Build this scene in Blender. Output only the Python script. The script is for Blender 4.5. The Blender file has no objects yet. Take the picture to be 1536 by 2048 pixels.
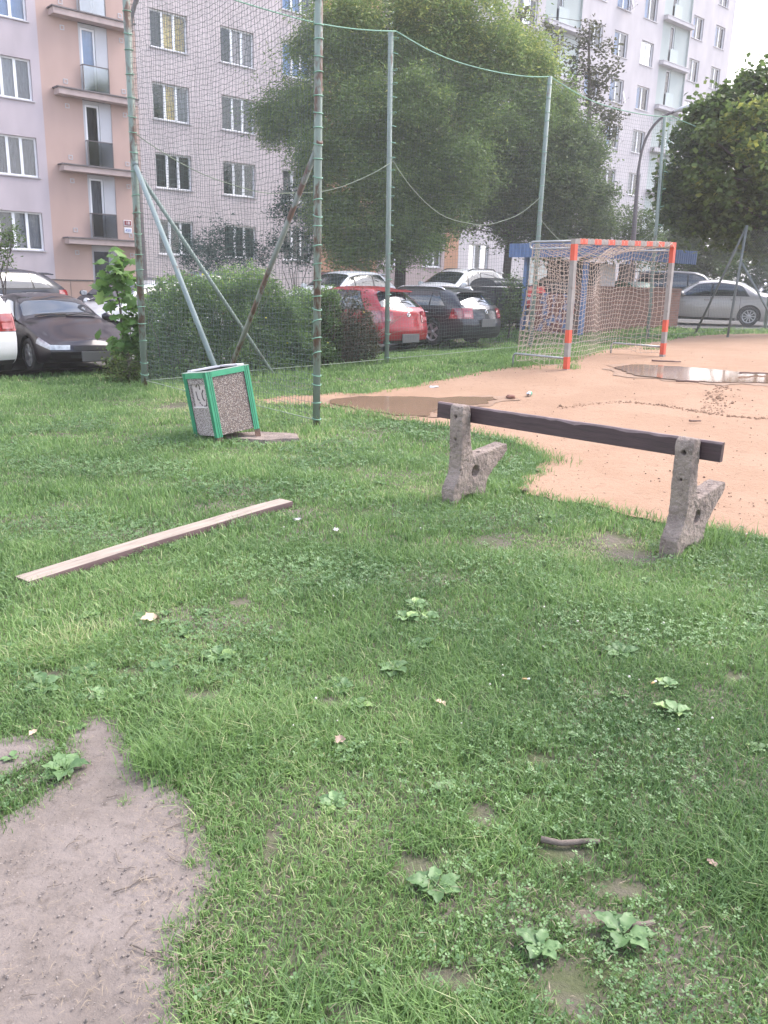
import bpy, bmesh, math, random
import numpy as np
from mathutils import Vector, Matrix, geometry, noise
R = math.radians
random.seed(7); RNG = np.random.default_rng(7)
SC = bpy.context.scene
COL = SC.collection

# ------------------------------------------------------------------ camera
CAM_H, FPX, HOR, ROLL = 1.6, 1660.0, 567.0, 0.0285      # photo is 1536 x 2048
_r = math.atan(ROLL); _p = math.atan((1024 - HOR) * math.cos(_r) / FPX)
_fw = np.array([0, math.cos(_p), -math.sin(_p)]); _up0 = np.array([0, math.sin(_p), math.cos(_p)]); _rt0 = np.array([1., 0, 0])
_rt = math.cos(_r) * _rt0 + math.sin(_r) * _up0
_up = math.cos(_r) * _up0 - math.sin(_r) * _rt0
cd = bpy.data.cameras.new('camera'); cam = bpy.data.objects.new('camera', cd); COL.objects.link(cam)
cd.sensor_fit = 'VERTICAL'; cd.sensor_height = 36; cd.sensor_width = 27; cd.lens = FPX / 2048 * 36
cd.clip_start = 0.05; cd.clip_end = 3000
cam.matrix_world = Matrix(((_rt[0], _up[0], -_fw[0], 0), (_rt[1], _up[1], -_fw[1], 0), (_rt[2], _up[2], -_fw[2], CAM_H), (0, 0, 0, 1)))
SC.camera = cam
SC.view_settings.view_transform = 'Standard'; SC.view_settings.look = 'None'
SC.view_settings.gamma = 1; SC.view_settings.exposure = 2.2
SC.cycles.use_denoising = True
SC.cycles.max_bounces = 8; SC.cycles.transparent_max_bounces = 24
SC.cycles.diffuse_bounces = 4; SC.cycles.caustics_reflective = False; SC.cycles.caustics_refractive = False

# ------------------------------------------------------------------ sky and sun
SUN_EL, SUN_AZ = R(52), R(62)            # azimuth clockwise from +Y: high, beyond the right end of the block
w = bpy.data.worlds.new('World'); SC.world = w; w.use_nodes = True
nt = w.node_tree; nt.nodes.clear()
def N(nt, t, **k):
    n = nt.nodes.new(t)
    for a, b in k.items(): setattr(n, a, b)
    return n
out = N(nt, 'ShaderNodeOutputWorld'); bg = N(nt, 'ShaderNodeBackground'); bg.inputs[1].default_value = 0.11
sky = N(nt, 'ShaderNodeTexSky', sky_type='NISHITA', sun_disc=False, sun_elevation=SUN_EL, sun_rotation=SUN_AZ)
sky.air_density = 1.0; sky.dust_density = 2.0; sky.ozone_density = 1.0
tc = N(nt, 'ShaderNodeTexCoord'); mp = N(nt, 'ShaderNodeMapping'); mp.inputs['Scale'].default_value = (1, 1, 2.2)
cn = N(nt, 'ShaderNodeTexNoise'); cn.inputs['Scale'].default_value = 2.2; cn.inputs['Detail'].default_value = 7; cn.inputs['Roughness'].default_value = .55
cr = N(nt, 'ShaderNodeValToRGB'); cr.color_ramp.elements[0].position = .44; cr.color_ramp.elements[1].position = .58
cr.color_ramp.elements[0].color = (.06, .06, .06, 1)
mx = N(nt, 'ShaderNodeMix', data_type='RGBA'); mx.inputs[7].default_value = (8.8, 8.35, 8.45, 1)     # white cloud layer
L = nt.links.new
L(tc.outputs['Generated'], mp.inputs[0]); L(mp.outputs[0], cn.inputs['Vector']); L(cn.outputs[0], cr.inputs[0])
sz = N(nt, 'ShaderNodeSeparateXYZ'); L(tc.outputs['Generated'], sz.inputs[0])
hr = N(nt, 'ShaderNodeMapRange'); hr.inputs['From Min'].default_value = .48; hr.inputs['From Max'].default_value = .22; L(sz.outputs['Z'], hr.inputs[0])   # white haze low over the horizon
mxm = N(nt, 'ShaderNodeMath', operation='MAXIMUM'); zr = N(nt, 'ShaderNodeMapRange'); zr.inputs['From Min'].default_value = .55; zr.inputs['From Max'].default_value = .85; zr.inputs['To Min'].default_value = 1; zr.inputs['To Max'].default_value = .25; L(sz.outputs['Z'], zr.inputs[0])   # clearer blue overhead
zm_ = N(nt, 'ShaderNodeMath', operation='MULTIPLY'); L(zr.outputs[0], zm_.inputs[0]); L(cr.outputs[0], zm_.inputs[1])
fr_ = N(nt, 'ShaderNodeMapRange'); fr_.inputs['From Min'].default_value = -.25; fr_.inputs['From Max'].default_value = .35; fr_.inputs['To Min'].default_value = .12; L(sz.outputs['Y'], fr_.inputs[0])   # white kept over the block, thinned opposite to shape reflections in glass
h2 = N(nt, 'ShaderNodeMath', operation='MULTIPLY'); L(hr.outputs[0], h2.inputs[0]); L(fr_.outputs[0], h2.inputs[1])
f3 = N(nt, 'ShaderNodeMapRange'); f3.inputs['To Min'].default_value = .45; L(fr_.outputs[0], f3.inputs[0]); z3 = N(nt, 'ShaderNodeMath', operation='MULTIPLY'); L(zm_.outputs[0], z3.inputs[0]); L(f3.outputs[0], z3.inputs[1])
L(h2.outputs[0], mxm.inputs[0]); L(z3.outputs[0], mxm.inputs[1]); L(mxm.outputs[0], mx.inputs[0]); L(sky.outputs[0], mx.inputs[6]); L(mx.outputs[2], bg.inputs[0]); L(bg.outputs[0], out.inputs[0])
sd = bpy.data.lights.new('sun', 'SUN'); sd.energy = 1.1; sd.angle = R(35); sd.color = (1, .93, .86)
so = bpy.data.objects.new('sun', sd); COL.objects.link(so)
_sv = Vector((math.sin(SUN_AZ) * math.cos(SUN_EL), math.cos(SUN_AZ) * math.cos(SUN_EL), math.sin(SUN_EL)))
so.rotation_euler = _sv.to_track_quat('Z', 'Y').to_euler(); so.location = (20, 20, 60)

# ------------------------------------------------------------------ terrain
CP = np.array([(0,0,0),(0,4,0),(3,5,0),(-3,4,0),(0,8,0),(-2,9,-.02),(2,8,.02),(-.8,9.5,0),(1.5,11,.08),(3,14,.31),(5.3,16.2,.40),
 (0,16.3,.1),(3.6,19.5,.28),(-3.7,12.8,-.03),(-6.5,15,-.2),(-5.4,14,-.14),(-8,17,-.13),(0,20.5,-.06),(2.4,22,-.02),(2.7,25,.2),(-9,22,.05),(-5,20,0),(2,28,.48),
 (-1,28,.40),(-9,33,.32),(-14,36,.5),(4.5,27.5,.42),(10.5,31,.5),(12,28.7,.5),(9.5,22.8,.48),(8,14,.33),(8,8,.1),(20,30,.6),
 (20,10,.2),(0,49,.8),(23,69,1.1),(-20,20,0),(-20,5,0),(-5,-5,0),(5,-5,0),(-10,9,-.04),(40,60,1),(-40,40,.5),(40,20,.5)], float)
def _tps(r2): return np.where(r2 > 1e-9, r2 * np.log(r2 + 1e-12) * .5, 0)
_n = len(CP); _A = np.zeros((_n + 3, _n + 3))
_A[:_n, :_n] = _tps(((CP[:, None, :2] - CP[None, :, :2]) ** 2).sum(-1)) + np.eye(_n) * 3.0
_A[:_n, _n] = 1; _A[:_n, _n + 1:] = CP[:, :2]; _A[_n, :_n] = 1; _A[_n + 1:, :_n] = CP[:, :2].T
_W = np.linalg.solve(_A, np.concatenate([CP[:, 2], np.zeros(3)]))
def ZA(x, y):
    x = np.asarray(x, float); y = np.asarray(y, float)
    sh = x.shape; P = np.stack([x.ravel(), y.ravel()], -1)
    far = np.maximum(np.abs(P[:, 0]) / 45, np.abs(P[:, 1] - 30) / 45); far = np.maximum(far, 1)
    Q = np.array([0, 30]) + (P - np.array([0, 30])) / far[:, None]
    o = np.empty(len(Q))
    for i in range(0, len(Q), 20000):
        q = Q[i:i + 20000]
        o[i:i + 20000] = _tps(((q[:, None] - CP[None, :, :2]) ** 2).sum(-1)) @ _W[:_n] + _W[_n] + q @ _W[_n + 1:]
    return o.reshape(sh)
def Z(x, y): return float(ZA(np.array([x]), np.array([y]))[0])
_Rm = np.stack([_rt, _up, _fw])
def ray(px, py): return np.array([(px - 768) / FPX, -(py - 1024) / FPX, 1.]) @ _Rm
def G(px, py):                       # point of the terrain seen at a photo pixel
    d = ray(px, py); z = 0
    for _ in range(25):
        t = (z - CAM_H) / d[2] if d[2] < -1e-4 else 80
        t = min(t, 90); z = .5 * z + .5 * Z(d[0] * t, d[1] * t)
    return Vector((d[0] * t, d[1] * t, Z(d[0] * t, d[1] * t)))
def at(px, py, Y):                   # point at forward distance Y
    d = ray(px, py); t = Y / d[1]
    return Vector((d[0] * t, Y, CAM_H + d[2] * t))

# ------------------------------------------------------------------ object helpers
def tag(o, label=None, cat=None, group=None, kind=None):
    if label: o['label'] = label
    if cat: o['category'] = cat
    if group: o['group'] = group
    if kind: o['kind'] = kind
    return o
def thing(name, label, cat, loc=(0, 0, 0), rz=0, group=None, rot=None):
    o = bpy.data.objects.new(name, None); COL.objects.link(o); o.empty_display_size = .2
    o.location = loc; o.rotation_euler = rot if rot else (0, 0, rz)
    return tag(o, label, cat, group)
def link(name, me, parent=None, m=None, smooth=False):
    me.name = name
    o = bpy.data.objects.new(name, me); COL.objects.link(o)
    if m is not None:
        for q in (m if isinstance(m, (list, tuple)) else [m]): me.materials.append(q)
    if parent: o.parent = parent
    if smooth: me.polygons.foreach_set('use_smooth', [True] * len(me.polygons))
    return o
def obj(name, bm, m, parent=None, smooth=False, angle=None):
    me = bpy.data.meshes.new(name); bmesh.ops.recalc_face_normals(bm, faces=bm.faces[:]); bm.to_mesh(me); bm.free()
    o = link(name, me, parent, m, smooth)
    if angle is not None:
        me.polygons.foreach_set('use_smooth', [True] * len(me.polygons)); me.set_sharp_from_angle(angle=R(angle))
    return o
def arr_mesh(name, V, F, attr=None):
    V = np.asarray(V, np.float32); F = np.asarray(F, np.int32)
    me = bpy.data.meshes.new(name); k = F.shape[1]
    me.vertices.add(len(V)); me.vertices.foreach_set('co', V.ravel())
    me.loops.add(F.size); me.loops.foreach_set('vertex_index', F.ravel())
    me.polygons.add(len(F)); me.polygons.foreach_set('loop_start', np.arange(0, F.size, k, dtype=np.int32))
    me.update(calc_edges=True)
    if attr is not None:
        a = me.attributes.new('tint', 'FLOAT', 'POINT'); a.data.foreach_set('value', np.asarray(attr, np.float32))
    return me
def box(bm, c, s, rot=None, mi=0, bevel=0):
    M = Matrix.Translation(Vector(c))
    if rot is not None: M = M @ rot.to_4x4()
    M = M @ Matrix.Diagonal((s[0], s[1], s[2], 1))
    r = bmesh.ops.create_cube(bm, size=1, matrix=M)
    fs = set(f for v in r['verts'] for f in v.link_faces)
    for f in fs: f.material_index = mi
    if bevel:
        es = list(set(e for f in fs for e in f.edges))
        bmesh.ops.bevel(bm, geom=es, offset=bevel, segments=2, affect='EDGES', profile=.6)
def boxmm(bm, a, b, mi=0, bevel=0):
    a = Vector(a); b = Vector(b); box(bm, (a + b) / 2, (abs(b.x - a.x), abs(b.y - a.y), abs(b.z - a.z)), None, mi, bevel)
def tube(bm, pts, r, n=8, cap=True, mi=0):
    pts = [Vector(p) for p in pts]; rs = r if isinstance(r, (list, tuple)) else [r] * len(pts); rings = []; ref = None
    for i, p in enumerate(pts):
        t = (pts[min(i + 1, len(pts) - 1)] - pts[max(i - 1, 0)]).normalized()
        if ref is None: ref = t.orthogonal().normalized()
        ref = (ref - t * ref.dot(t)).normalized(); b = t.cross(ref)
        rings.append([bm.verts.new(p + (ref * math.cos(2 * math.pi * k / n) + b * math.sin(2 * math.pi * k / n)) * rs[i]) for k in range(n)])
    for A, B in zip(rings, rings[1:]):
        for k in range(n):
            f = bm.faces.new((A[k], A[(k + 1) % n], B[(k + 1) % n], B[k])); f.material_index = mi; f.smooth = True
    if cap:
        for rg in (rings[0], rings[-1]):
            f = bm.faces.new(rg); f.material_index = mi
def strings(P, r, n=3):
    """P (lines, pts, 3) -> verts, quads of thin cords"""
    P = np.asarray(P, float); Ln, K, _ = P.shape
    t = np.gradient(P, axis=1); t /= np.linalg.norm(t, axis=-1, keepdims=True) + 1e-9
    ref = np.where(np.abs(t[..., 2:3]) > .8, np.array([1., .3, 0]), np.array([0, .2, 1.]))
    a = np.cross(t, ref); a /= np.linalg.norm(a, axis=-1, keepdims=True) + 1e-9; b = np.cross(t, a)
    ang = np.arange(n) * 2 * np.pi / n
    V = P[:, :, None, :] + r * (a[:, :, None, :] * np.cos(ang)[None, None, :, None] + b[:, :, None, :] * np.sin(ang)[None, None, :, None])
    idx = np.arange(Ln * K * n).reshape(Ln, K, n)
    q = np.stack([idx[:, :-1], np.roll(idx, -1, 2)[:, :-1], np.roll(idx, -1, 2)[:, 1:], idx[:, 1:]], -1).reshape(-1, 4)
    return V.reshape(-1, 3), q
def merge(parts):
    Vs, Fs, o = [], [], 0
    for V, F in parts: Vs.append(V); Fs.append(F + o); o += len(V)
    return np.concatenate(Vs), np.concatenate(Fs)
def lathe(bm, prof, n=24, axis='z', c=(0, 0, 0), mi=0):
    rings = []
    for r, h in prof:
        ring = []
        for k in range(n):
            a = 2 * math.pi * k / n
            p = (r * math.cos(a), r * math.sin(a), h) if axis == 'z' else (r * math.cos(a), h, r * math.sin(a))
            ring.append(bm.verts.new(Vector(p) + Vector(c)))
        rings.append(ring)
    for A, B in zip(rings, rings[1:]):
        for k in range(n):
            f = bm.faces.new((A[k], A[(k + 1) % n], B[(k + 1) % n], B[k])); f.material_index = mi; f.smooth = True
    return rings
def dup(root, loc=None, rz=None):
    r = root.copy(); COL.objects.link(r)
    if loc is not None: r.location = loc
    if rz is not None: r.rotation_euler = (0, 0, rz)
    for ch in list(root.children):
        c = ch.copy(); COL.objects.link(c); c.parent = r
        for g in ch.children:
            e = g.copy(); COL.objects.link(e); e.parent = c
    return r

# ------------------------------------------------------------------ materials
def s2l(c): return tuple(((v / 255) / 12.92 if v <= 10 else ((v / 255 + .055) / 1.055) ** 2.4) for v in c)
MATS = {}
def mat(name, col, rough=.6, var=.15, scale=6, bump=0, bscale=None, metal=0, spec=.5, col2=None, thr=None, coat=0, detail=5, trans=None, stretch=None):
    """principled material with procedural colour variation; col2+thr: blotches of a second colour"""
    if name in MATS: return MATS[name]
    m = bpy.data.materials.new(name); m.use_nodes = True; MATS[name] = m
    t = m.node_tree; b = t.nodes['Principled BSDF']; L = t.links.new
    b.inputs['Roughness'].default_value = rough; b.inputs['Metallic'].default_value = metal
    b.inputs['Specular IOR Level'].default_value = spec; b.inputs['Coat Weight'].default_value = coat; b.inputs['Coat Roughness'].default_value = .05
    tc = N(t, 'ShaderNodeTexCoord'); nz = N(t, 'ShaderNodeTexNoise'); nz.inputs['Scale'].default_value = scale; nz.inputs['Detail'].default_value = detail
    src = tc.outputs['Object']
    if stretch:
        mpn = N(t, 'ShaderNodeMapping'); mpn.inputs['Scale'].default_value = stretch; L(src, mpn.inputs[0]); src = mpn.outputs[0]
    L(src, nz.inputs['Vector'])
    rp = N(t, 'ShaderNodeValToRGB'); L(nz.outputs[0], rp.inputs[0])
    e = rp.color_ramp.elements; e[0].position = .3; e[1].position = .7
    e[0].color = tuple(max(0, c * (1 - var)) for c in col[:3]) + (1,); e[1].color = tuple(min(1, c * (1 + var)) for c in col[:3]) + (1,)
    o = rp.outputs[0]
    if col2 is not None:
        n2 = N(t, 'ShaderNodeTexNoise'); n2.inputs['Scale'].default_value = scale * 1.7; n2.inputs['Detail'].default_value = 8; n2.inputs['Roughness'].default_value = .65
        L(src, n2.inputs['Vector']); r2 = N(t, 'ShaderNodeValToRGB'); r2.color_ramp.elements[0].position = thr; r2.color_ramp.elements[1].position = thr + .08
        L(n2.outputs[0], r2.inputs[0]); mxx = N(t, 'ShaderNodeMix', data_type='RGBA'); L(r2.outputs[0], mxx.inputs[0]); L(o, mxx.inputs[6]); mxx.inputs[7].default_value = tuple(col2[:3]) + (1,)
        o = mxx.outputs[2]
    L(o, b.inputs['Base Color'])
    if bump:
        nb = N(t, 'ShaderNodeTexNoise'); nb.inputs['Scale'].default_value = bscale or scale * 4; nb.inputs['Detail'].default_value = 6
        L(src, nb.inputs['Vector']); bp = N(t, 'ShaderNodeBump'); bp.inputs['Strength'].default_value = bump; bp.inputs['Distance'].default_value = .02
        L(nb.outputs[0], bp.inputs['Height']); L(bp.outputs[0], b.inputs['Normal'])
    return m
def leafmat(name, dark, light, warm=None, trl=.45, gloss=.35):
    if name in MATS: return MATS[name]
    m = bpy.data.materials.new(name); m.use_nodes = True; MATS[name] = m
    t = m.node_tree; b = t.nodes['Principled BSDF']; L = t.links.new; o = t.nodes['Material Output']
    a = N(t, 'ShaderNodeAttribute', attribute_name='tint'); rp = N(t, 'ShaderNodeValToRGB')
    e = rp.color_ramp.elements; e[0].color = tuple(dark) + (1,); e[1].color = tuple(light) + (1,); e[1].position = .85
    if warm: q = e.new(1.0); q.color = tuple(warm) + (1,)
    L(a.outputs['Fac'], rp.inputs[0]); L(rp.outputs[0], b.inputs['Base Color'])
    b.inputs['Roughness'].default_value = .5; b.inputs['Specular IOR Level'].default_value = gloss
    tr = N(t, 'ShaderNodeBsdfTranslucent'); L(rp.outputs[0], tr.inputs[0]); ms = N(t, 'ShaderNodeMixShader'); ms.inputs[0].default_value = trl
    L(b.outputs[0], ms.inputs[1]); L(tr.outputs[0], ms.inputs[2]); L(ms.outputs[0], o.inputs[0])
    return m
def glassmat(name, tint=(.8, .85, .88), refl=.14, rough=.02):
    if name in MATS: return MATS[name]
    m = bpy.data.materials.new(name); m.use_nodes = True; MATS[name] = m
    t = m.node_tree; t.nodes.remove(t.nodes['Principled BSDF']); L = t.links.new; o = t.nodes['Material Output']
    tp = N(t, 'ShaderNodeBsdfTransparent'); tp.inputs[0].default_value = tuple(tint) + (1,)
    g = N(t, 'ShaderNodeBsdfGlossy'); g.inputs['Roughness'].default_value = rough
    lw = N(t, 'ShaderNodeLayerWeight'); lw.inputs[0].default_value = .35
    mr = N(t, 'ShaderNodeMapRange'); mr.inputs['To Min'].default_value = refl; mr.inputs['To Max'].default_value = .75
    ms = N(t, 'ShaderNodeMixShader'); L(lw.outputs['Fresnel'], mr.inputs[0]); L(mr.outputs[0], ms.inputs[0]); L(tp.outputs[0], ms.inputs[1]); L(g.outputs[0], ms.inputs[2]); L(ms.outputs[0], o.inputs[0])
    return m
def flat(name, col, rough=.6, **k): return mat(name, col, rough, var=.06, **k)

# ------------------------------------------------------------------ ground
def inpoly(x, y, poly):
    x = np.asarray(x); y = np.asarray(y); c = np.zeros(x.shape, bool); n = len(poly)
    for i in range(n):
        x0, y0 = poly[i][0], poly[i][1]; x1, y1 = poly[i - 1][0], poly[i - 1][1]
        k = (y0 > y) != (y1 > y)
        c ^= k & (x < (x1 - x0) * (y - y0) / ((y1 - y0) if abs(y1 - y0) > 1e-12 else 1e-12) + x0)
    return c
def rough_outline(poly, amp, step):
    o = []
    for i in range(len(poly)):
        a = Vector(poly[i]).to_2d(); b = Vector(poly[(i + 1) % len(poly)]).to_2d(); d = b - a; k = max(1, int(d.length / step))
        nrm = Vector((-d.y, d.x)).normalized() if d.length > 1e-6 else Vector((0, 0))
        for j in range(k):
            p = a + d * j / k
            o.append(p + nrm * amp * (noise.noise((p.x * 2.1, p.y * 2.1, 3)) + .6 * noise.noise((p.x * 6, p.y * 6, 9))))
    return o
def drape(name, poly, spacing, dz, m, bumpf=None):
    P = [Vector((p[0], p[1])) for p in poly]
    xs = [p.x for p in P]; ys = [p.y for p in P]
    gx, gy = np.meshgrid(np.arange(min(xs), max(xs), spacing), np.arange(min(ys), max(ys), spacing)); gx = gx.ravel() + .013; gy = gy.ravel() + .017
    k = inpoly(gx, gy, P); pts = P + [Vector((a, b)) for a, b in zip(gx[k], gy[k])]
    n = len(P)
    v, e, f, *_ = geometry.delaunay_2d_cdt(pts, [(i, (i + 1) % n) for i in range(n)], [list(range(n))], 1, 1e-5)
    va = np.array([(a.x, a.y) for a in v]); z = ZA(va[:, 0], va[:, 1]) + dz
    if bumpf is not None: z = z + bumpf(va[:, 0], va[:, 1])
    me = bpy.data.meshes.new(name); me.from_pydata([(a, b, c) for (a, b), c in zip(va, z)], [], [list(q) for q in f])
    bm = bmesh.new(); bm.from_mesh(me)
    for q in bm.faces:
        q.normal_update()
        if q.normal.z < 0: q.normal_flip()
    bm.to_mesh(me); bm.free()
    o = link(name, me, None, m, True); return o

def ground_mat(name, c1, c2, c3, s1, s2, rough=.95, bump=.5, bs=40, t=(.42, .58), spec=.2, pebble=None, wet=None):
    m = bpy.data.materials.new(name); m.use_nodes = True; t_ = m.node_tree; b = t_.nodes['Principled BSDF']; L = t_.links.new
    tc = N(t_, 'ShaderNodeTexCoord'); src = tc.outputs['Object']
    def nz(s, d=7, r=.6):
        n = N(t_, 'ShaderNodeTexNoise'); n.inputs['Scale'].default_value = s; n.inputs['Detail'].default_value = d; n.inputs['Roughness'].default_value = r; L(src, n.inputs['Vector']); return n
    a = nz(s1); r1 = N(t_, 'ShaderNodeMapRange'); r1.inputs['From Min'].default_value = t[0]; r1.inputs['From Max'].default_value = t[1]; L(a.outputs[0], r1.inputs[0])
    m1 = N(t_, 'ShaderNodeMix', data_type='RGBA'); m1.inputs[6].default_value = tuple(c1) + (1,); m1.inputs[7].default_value = tuple(c2) + (1,); L(r1.outputs[0], m1.inputs[0])
    f = nz(s2, 9, .7); r2 = N(t_, 'ShaderNodeMapRange'); r2.inputs['From Min'].default_value = .55; r2.inputs['From Max'].default_value = .7; L(f.outputs[0], r2.inputs[0])
    m2 = N(t_, 'ShaderNodeMix', data_type='RGBA'); m2.inputs[7].default_value = tuple(c3) + (1,); L(m1.outputs[2], m2.inputs[6]); L(r2.outputs[0], m2.inputs[0])
    o = m2.outputs[2]
    if pebble:
        v = N(t_, 'ShaderNodeTexVoronoi'); v.inputs['Scale'].default_value = pebble[0]; L(src, v.inputs['Vector'])
        r3 = N(t_, 'ShaderNodeMapRange'); r3.inputs['From Min'].default_value = pebble[1]; r3.inputs['From Max'].default_value = pebble[1] * .6; L(v.outputs['Distance'], r3.inputs[0])
        n3 = nz(pebble[0] * .15, 2); r4 = N(t_, 'ShaderNodeMapRange'); r4.inputs['From Min'].default_value = .52; r4.inputs['From Max'].default_value = .56; L(n3.outputs[0], r4.inputs[0])
        mu = N(t_, 'ShaderNodeMath', operation='MULTIPLY'); L(r3.outputs[0], mu.inputs[0]); L(r4.outputs[0], mu.inputs[1])
        m3 = N(t_, 'ShaderNodeMix', data_type='RGBA'); m3.inputs[7].default_value = tuple(pebble[2]) + (1,); L(o, m3.inputs[6]); L(mu.outputs[0], m3.inputs[0]); o = m3.outputs[2]
    L(o, b.inputs['Base Color']); b.inputs['Roughness'].default_value = rough; b.inputs['Specular IOR Level'].default_value = spec
    nb = nz(bs, 8, .65); bp = N(t_, 'ShaderNodeBump'); bp.inputs['Strength'].default_value = bump; bp.inputs['Distance'].default_value = .03
    L(nb.outputs[0], bp.inputs['Height']); L(bp.outputs[0], b.inputs['Normal'])
    return m
def axis(a, b, st, lo, hi, g=1.35):
    c = list(np.arange(a, b + 1e-6, st)); s = st; x = b
    while x < hi: s *= g; x += s; c.append(x)
    s = st; x = a; pre = []
    while x > lo: s *= g; x -= s; pre.append(x)
    return np.array(pre[::-1] + c)
gxs = axis(-14, 16, .25, -900, 900); gys = axis(-2, 34, .25, -300, 1500)
GX, GY = np.meshgrid(gxs, gys); GZ = ZA(GX, GY); nx = len(gxs); ny = len(gys)
ii = np.arange(nx * ny).reshape(ny, nx)
gf = np.stack([ii[:-1, :-1], ii[:-1, 1:], ii[1:, 1:], ii[1:, :-1]], -1).reshape(-1, 4)
M_SOIL = ground_mat('lawn soil', (.095, .105, .055), (.155, .13, .11), (.075, .10, .04), 3, 14, bump=.7, bs=30)
g = link('ground', arr_mesh('ground', np.stack([GX, GY, GZ], -1).reshape(-1, 3), gf), None, M_SOIL, True); tag(g, kind='structure')

SAND_PX = [(500,802),(560,794),(640,791),(760,786),(860,767),(950,746),(1020,735),(1110,730),(1150,716),(1210,699),(1300,686),(1387,673),(1464,669),
 (1560,669),(1750,680),(2200,760),(2200,1150),(1700,1120),(1600,1100),(1536,1088),(1470,1072),(1440,1062),(1330,1052),(1240,1032),(1130,1008),(1050,980),(1045,962),(1066,945),(1086,928),
 (1078,908),(1010,880),(940,866),(850,850),(760,834),(700,824),(620,814),(530,810)]
SAND = rough_outline([G(*p) for p in SAND_PX], .17, .07)
DIRT_PX = [(-60,1660),(0,1640),(60,1612),(125,1565),(150,1510),(135,1460),(150,1437),(205,1430),(240,1438),(238,1490),(290,1515),(330,1580),(368,1612),(405,1660),(440,1715),
 (448,1780),(412,1830),(388,1885),(400,1940),(380,2000),(372,2060),(340,2200),(300,2400),(-500,2400),(-500,1760)]
DIRT = rough_outline([G(*p) for p in DIRT_PX], .07, .018)
DIRT2 = rough_outline([G(*p) for p in [(-80,1500),(0,1486),(60,1484),(98,1492),(70,1522),(30,1540),(-20,1560),(-90,1570)]], .07, .015)
M_SAND = ground_mat('court sand', (.325, .212, .146), (.295, .188, .127), (.235, .148, .10), 1.1, 9, bump=.55, bs=22, pebble=(60, .25, (.35, .2, .13)))
M_DIRT = ground_mat('trodden dirt', (.215, .182, .166), (.17, .142, .127), (.115, .095, .084), 2.6, 18, bump=.5, bs=35, pebble=(70, .22, (.25, .21, .19)))
SB = lambda x, y: .012 * np.array([noise.noise((a * 1.3, b * 1.3, 0)) + .5 * noise.noise((a * 4, b * 4, 5)) for a, b in zip(x, y)])
tag(drape('sand_pitch', SAND, .22, .016, M_SAND, SB), kind='structure')
tag(drape('dirt_path', DIRT, .06, .007, M_DIRT, lambda x, y: SB(x * 2, y * 2) * .35), kind='structure')
tag(drape('dirt_patch', DIRT2, .06, .006, M_DIRT), kind='structure')

FA = R(41.7); FD = 36.0
dv = Vector((math.cos(FA), math.sin(FA), 0)); nv = Vector((-dv.y, dv.x, 0))
def UN(u, n): p = dv * u + nv * n; return Vector((p.x, p.y, Z(p.x, p.y)))
ROAD = [UN(-40, 15.6), UN(0, 15.4), UN(12, 15.3), UN(20.5, 17.5), UN(25, 17.3), Vector((9.4, 26.9, 0)), Vector((12, 26.9, 0)), Vector((22, 26.5, 0)), Vector((48, 27, 0)), UN(100, 20), UN(100, 32.8), UN(-40, 32.8)]
M_ASPH = ground_mat('asphalt', (.11, .105, .105), (.14, .135, .13), (.085, .08, .08), .7, 12, bump=.35, bs=60, rough=.85)
tag(drape('road', [(p.x, p.y) for p in ROAD], 1.2, .03, M_ASPH), kind='structure')
# puddles: murky standing water
M_DAMP = ground_mat('damp sand', (.245, .155, .105), (.275, .176, .12), (.21, .132, .088), 2.2, 9, bump=.5, bs=22, rough=.55, spec=.3)
def around(c, k): m_ = sum((Vector(p) for p in c), Vector()) / len(c); return [m_ + (Vector(p) - m_) * k for p in c]
M_WATER = mat('murky water', (.215, .138, .096), .10, var=.10, scale=1.5, spec=.32)
PUD1 = [(655,800),(720,795),(800,796),(900,797),(1000,797),(1022,803),(985,812),(900,820),(862,838),(800,841),(740,832),(690,822),(640,812)]
PUD2 = [(1205,738),(1250,731),(1330,734),(1420,741),(1480,747),(1540,752),(1640,760),(1640,772),(1540,772),(1450,771),(1350,766),(1275,757),(1225,748)]
for q, mm in ((PUD1, 0), (PUD2, 0)):
    c = [G(*p) for p in q]; tag(drape('puddle', rough_outline(around(c, .90), .13, .06), .5, .034, M_WATER), kind='structure')
    tag(drape('damp_sand', rough_outline(around(c, 1.06), .26, .05), .22, .024, M_DAMP, SB), kind='structure')
kb = bmesh.new()
for k in range(-14, 72, 2):
    a = UN(k + .006, 32.72); b_ = UN(k + 1.994, 32.72); mid = (a + b_) / 2
    box(kb, (mid.x, mid.y, mid.z + .05), (1.985, .14, .2), Matrix.Rotation(FA, 3, 'Z'), bevel=.012)
tag(obj('kerb', kb, mat('kerb concrete', (.34, .32, .31), .85, .2, 5, .3)), kind='structure')
# raised ridge of kicked sand across the court
def ridge(pts, wd, ht, seed):
    bm = bmesh.new(); rr = random.Random(seed)
    for (x0, y0), (x1, y1) in zip(pts, pts[1:]):
        a = G(x0, y0); b = G(x1, y1); k = int((b - a).length / .012) + 1
        for i in range(k):
            p = a.lerp(b, i / k) + Vector((rr.gauss(0, wd), rr.gauss(0, wd), 0)); s = rr.uniform(.004, .016) * ht * (1 + .8 * (rr.random() < .08))
            r_ = bmesh.ops.create_icosphere(bm, subdivisions=1, radius=s, matrix=Matrix.Translation((p.x, p.y, Z(p.x, p.y) + .018)))
            for v in r_['verts']: v.co += Vector((rr.uniform(-.3, .3), rr.uniform(-.3, .3), rr.uniform(-.3, .1))) * s
    return bm
o = obj('sand_ridge', ridge([(1120,818),(1240,806),(1320,812),(1400,826),(1470,836),(1560,842)], .035, 1.0, 1), M_SAND, smooth=False); tag(o, kind='structure')
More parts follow.
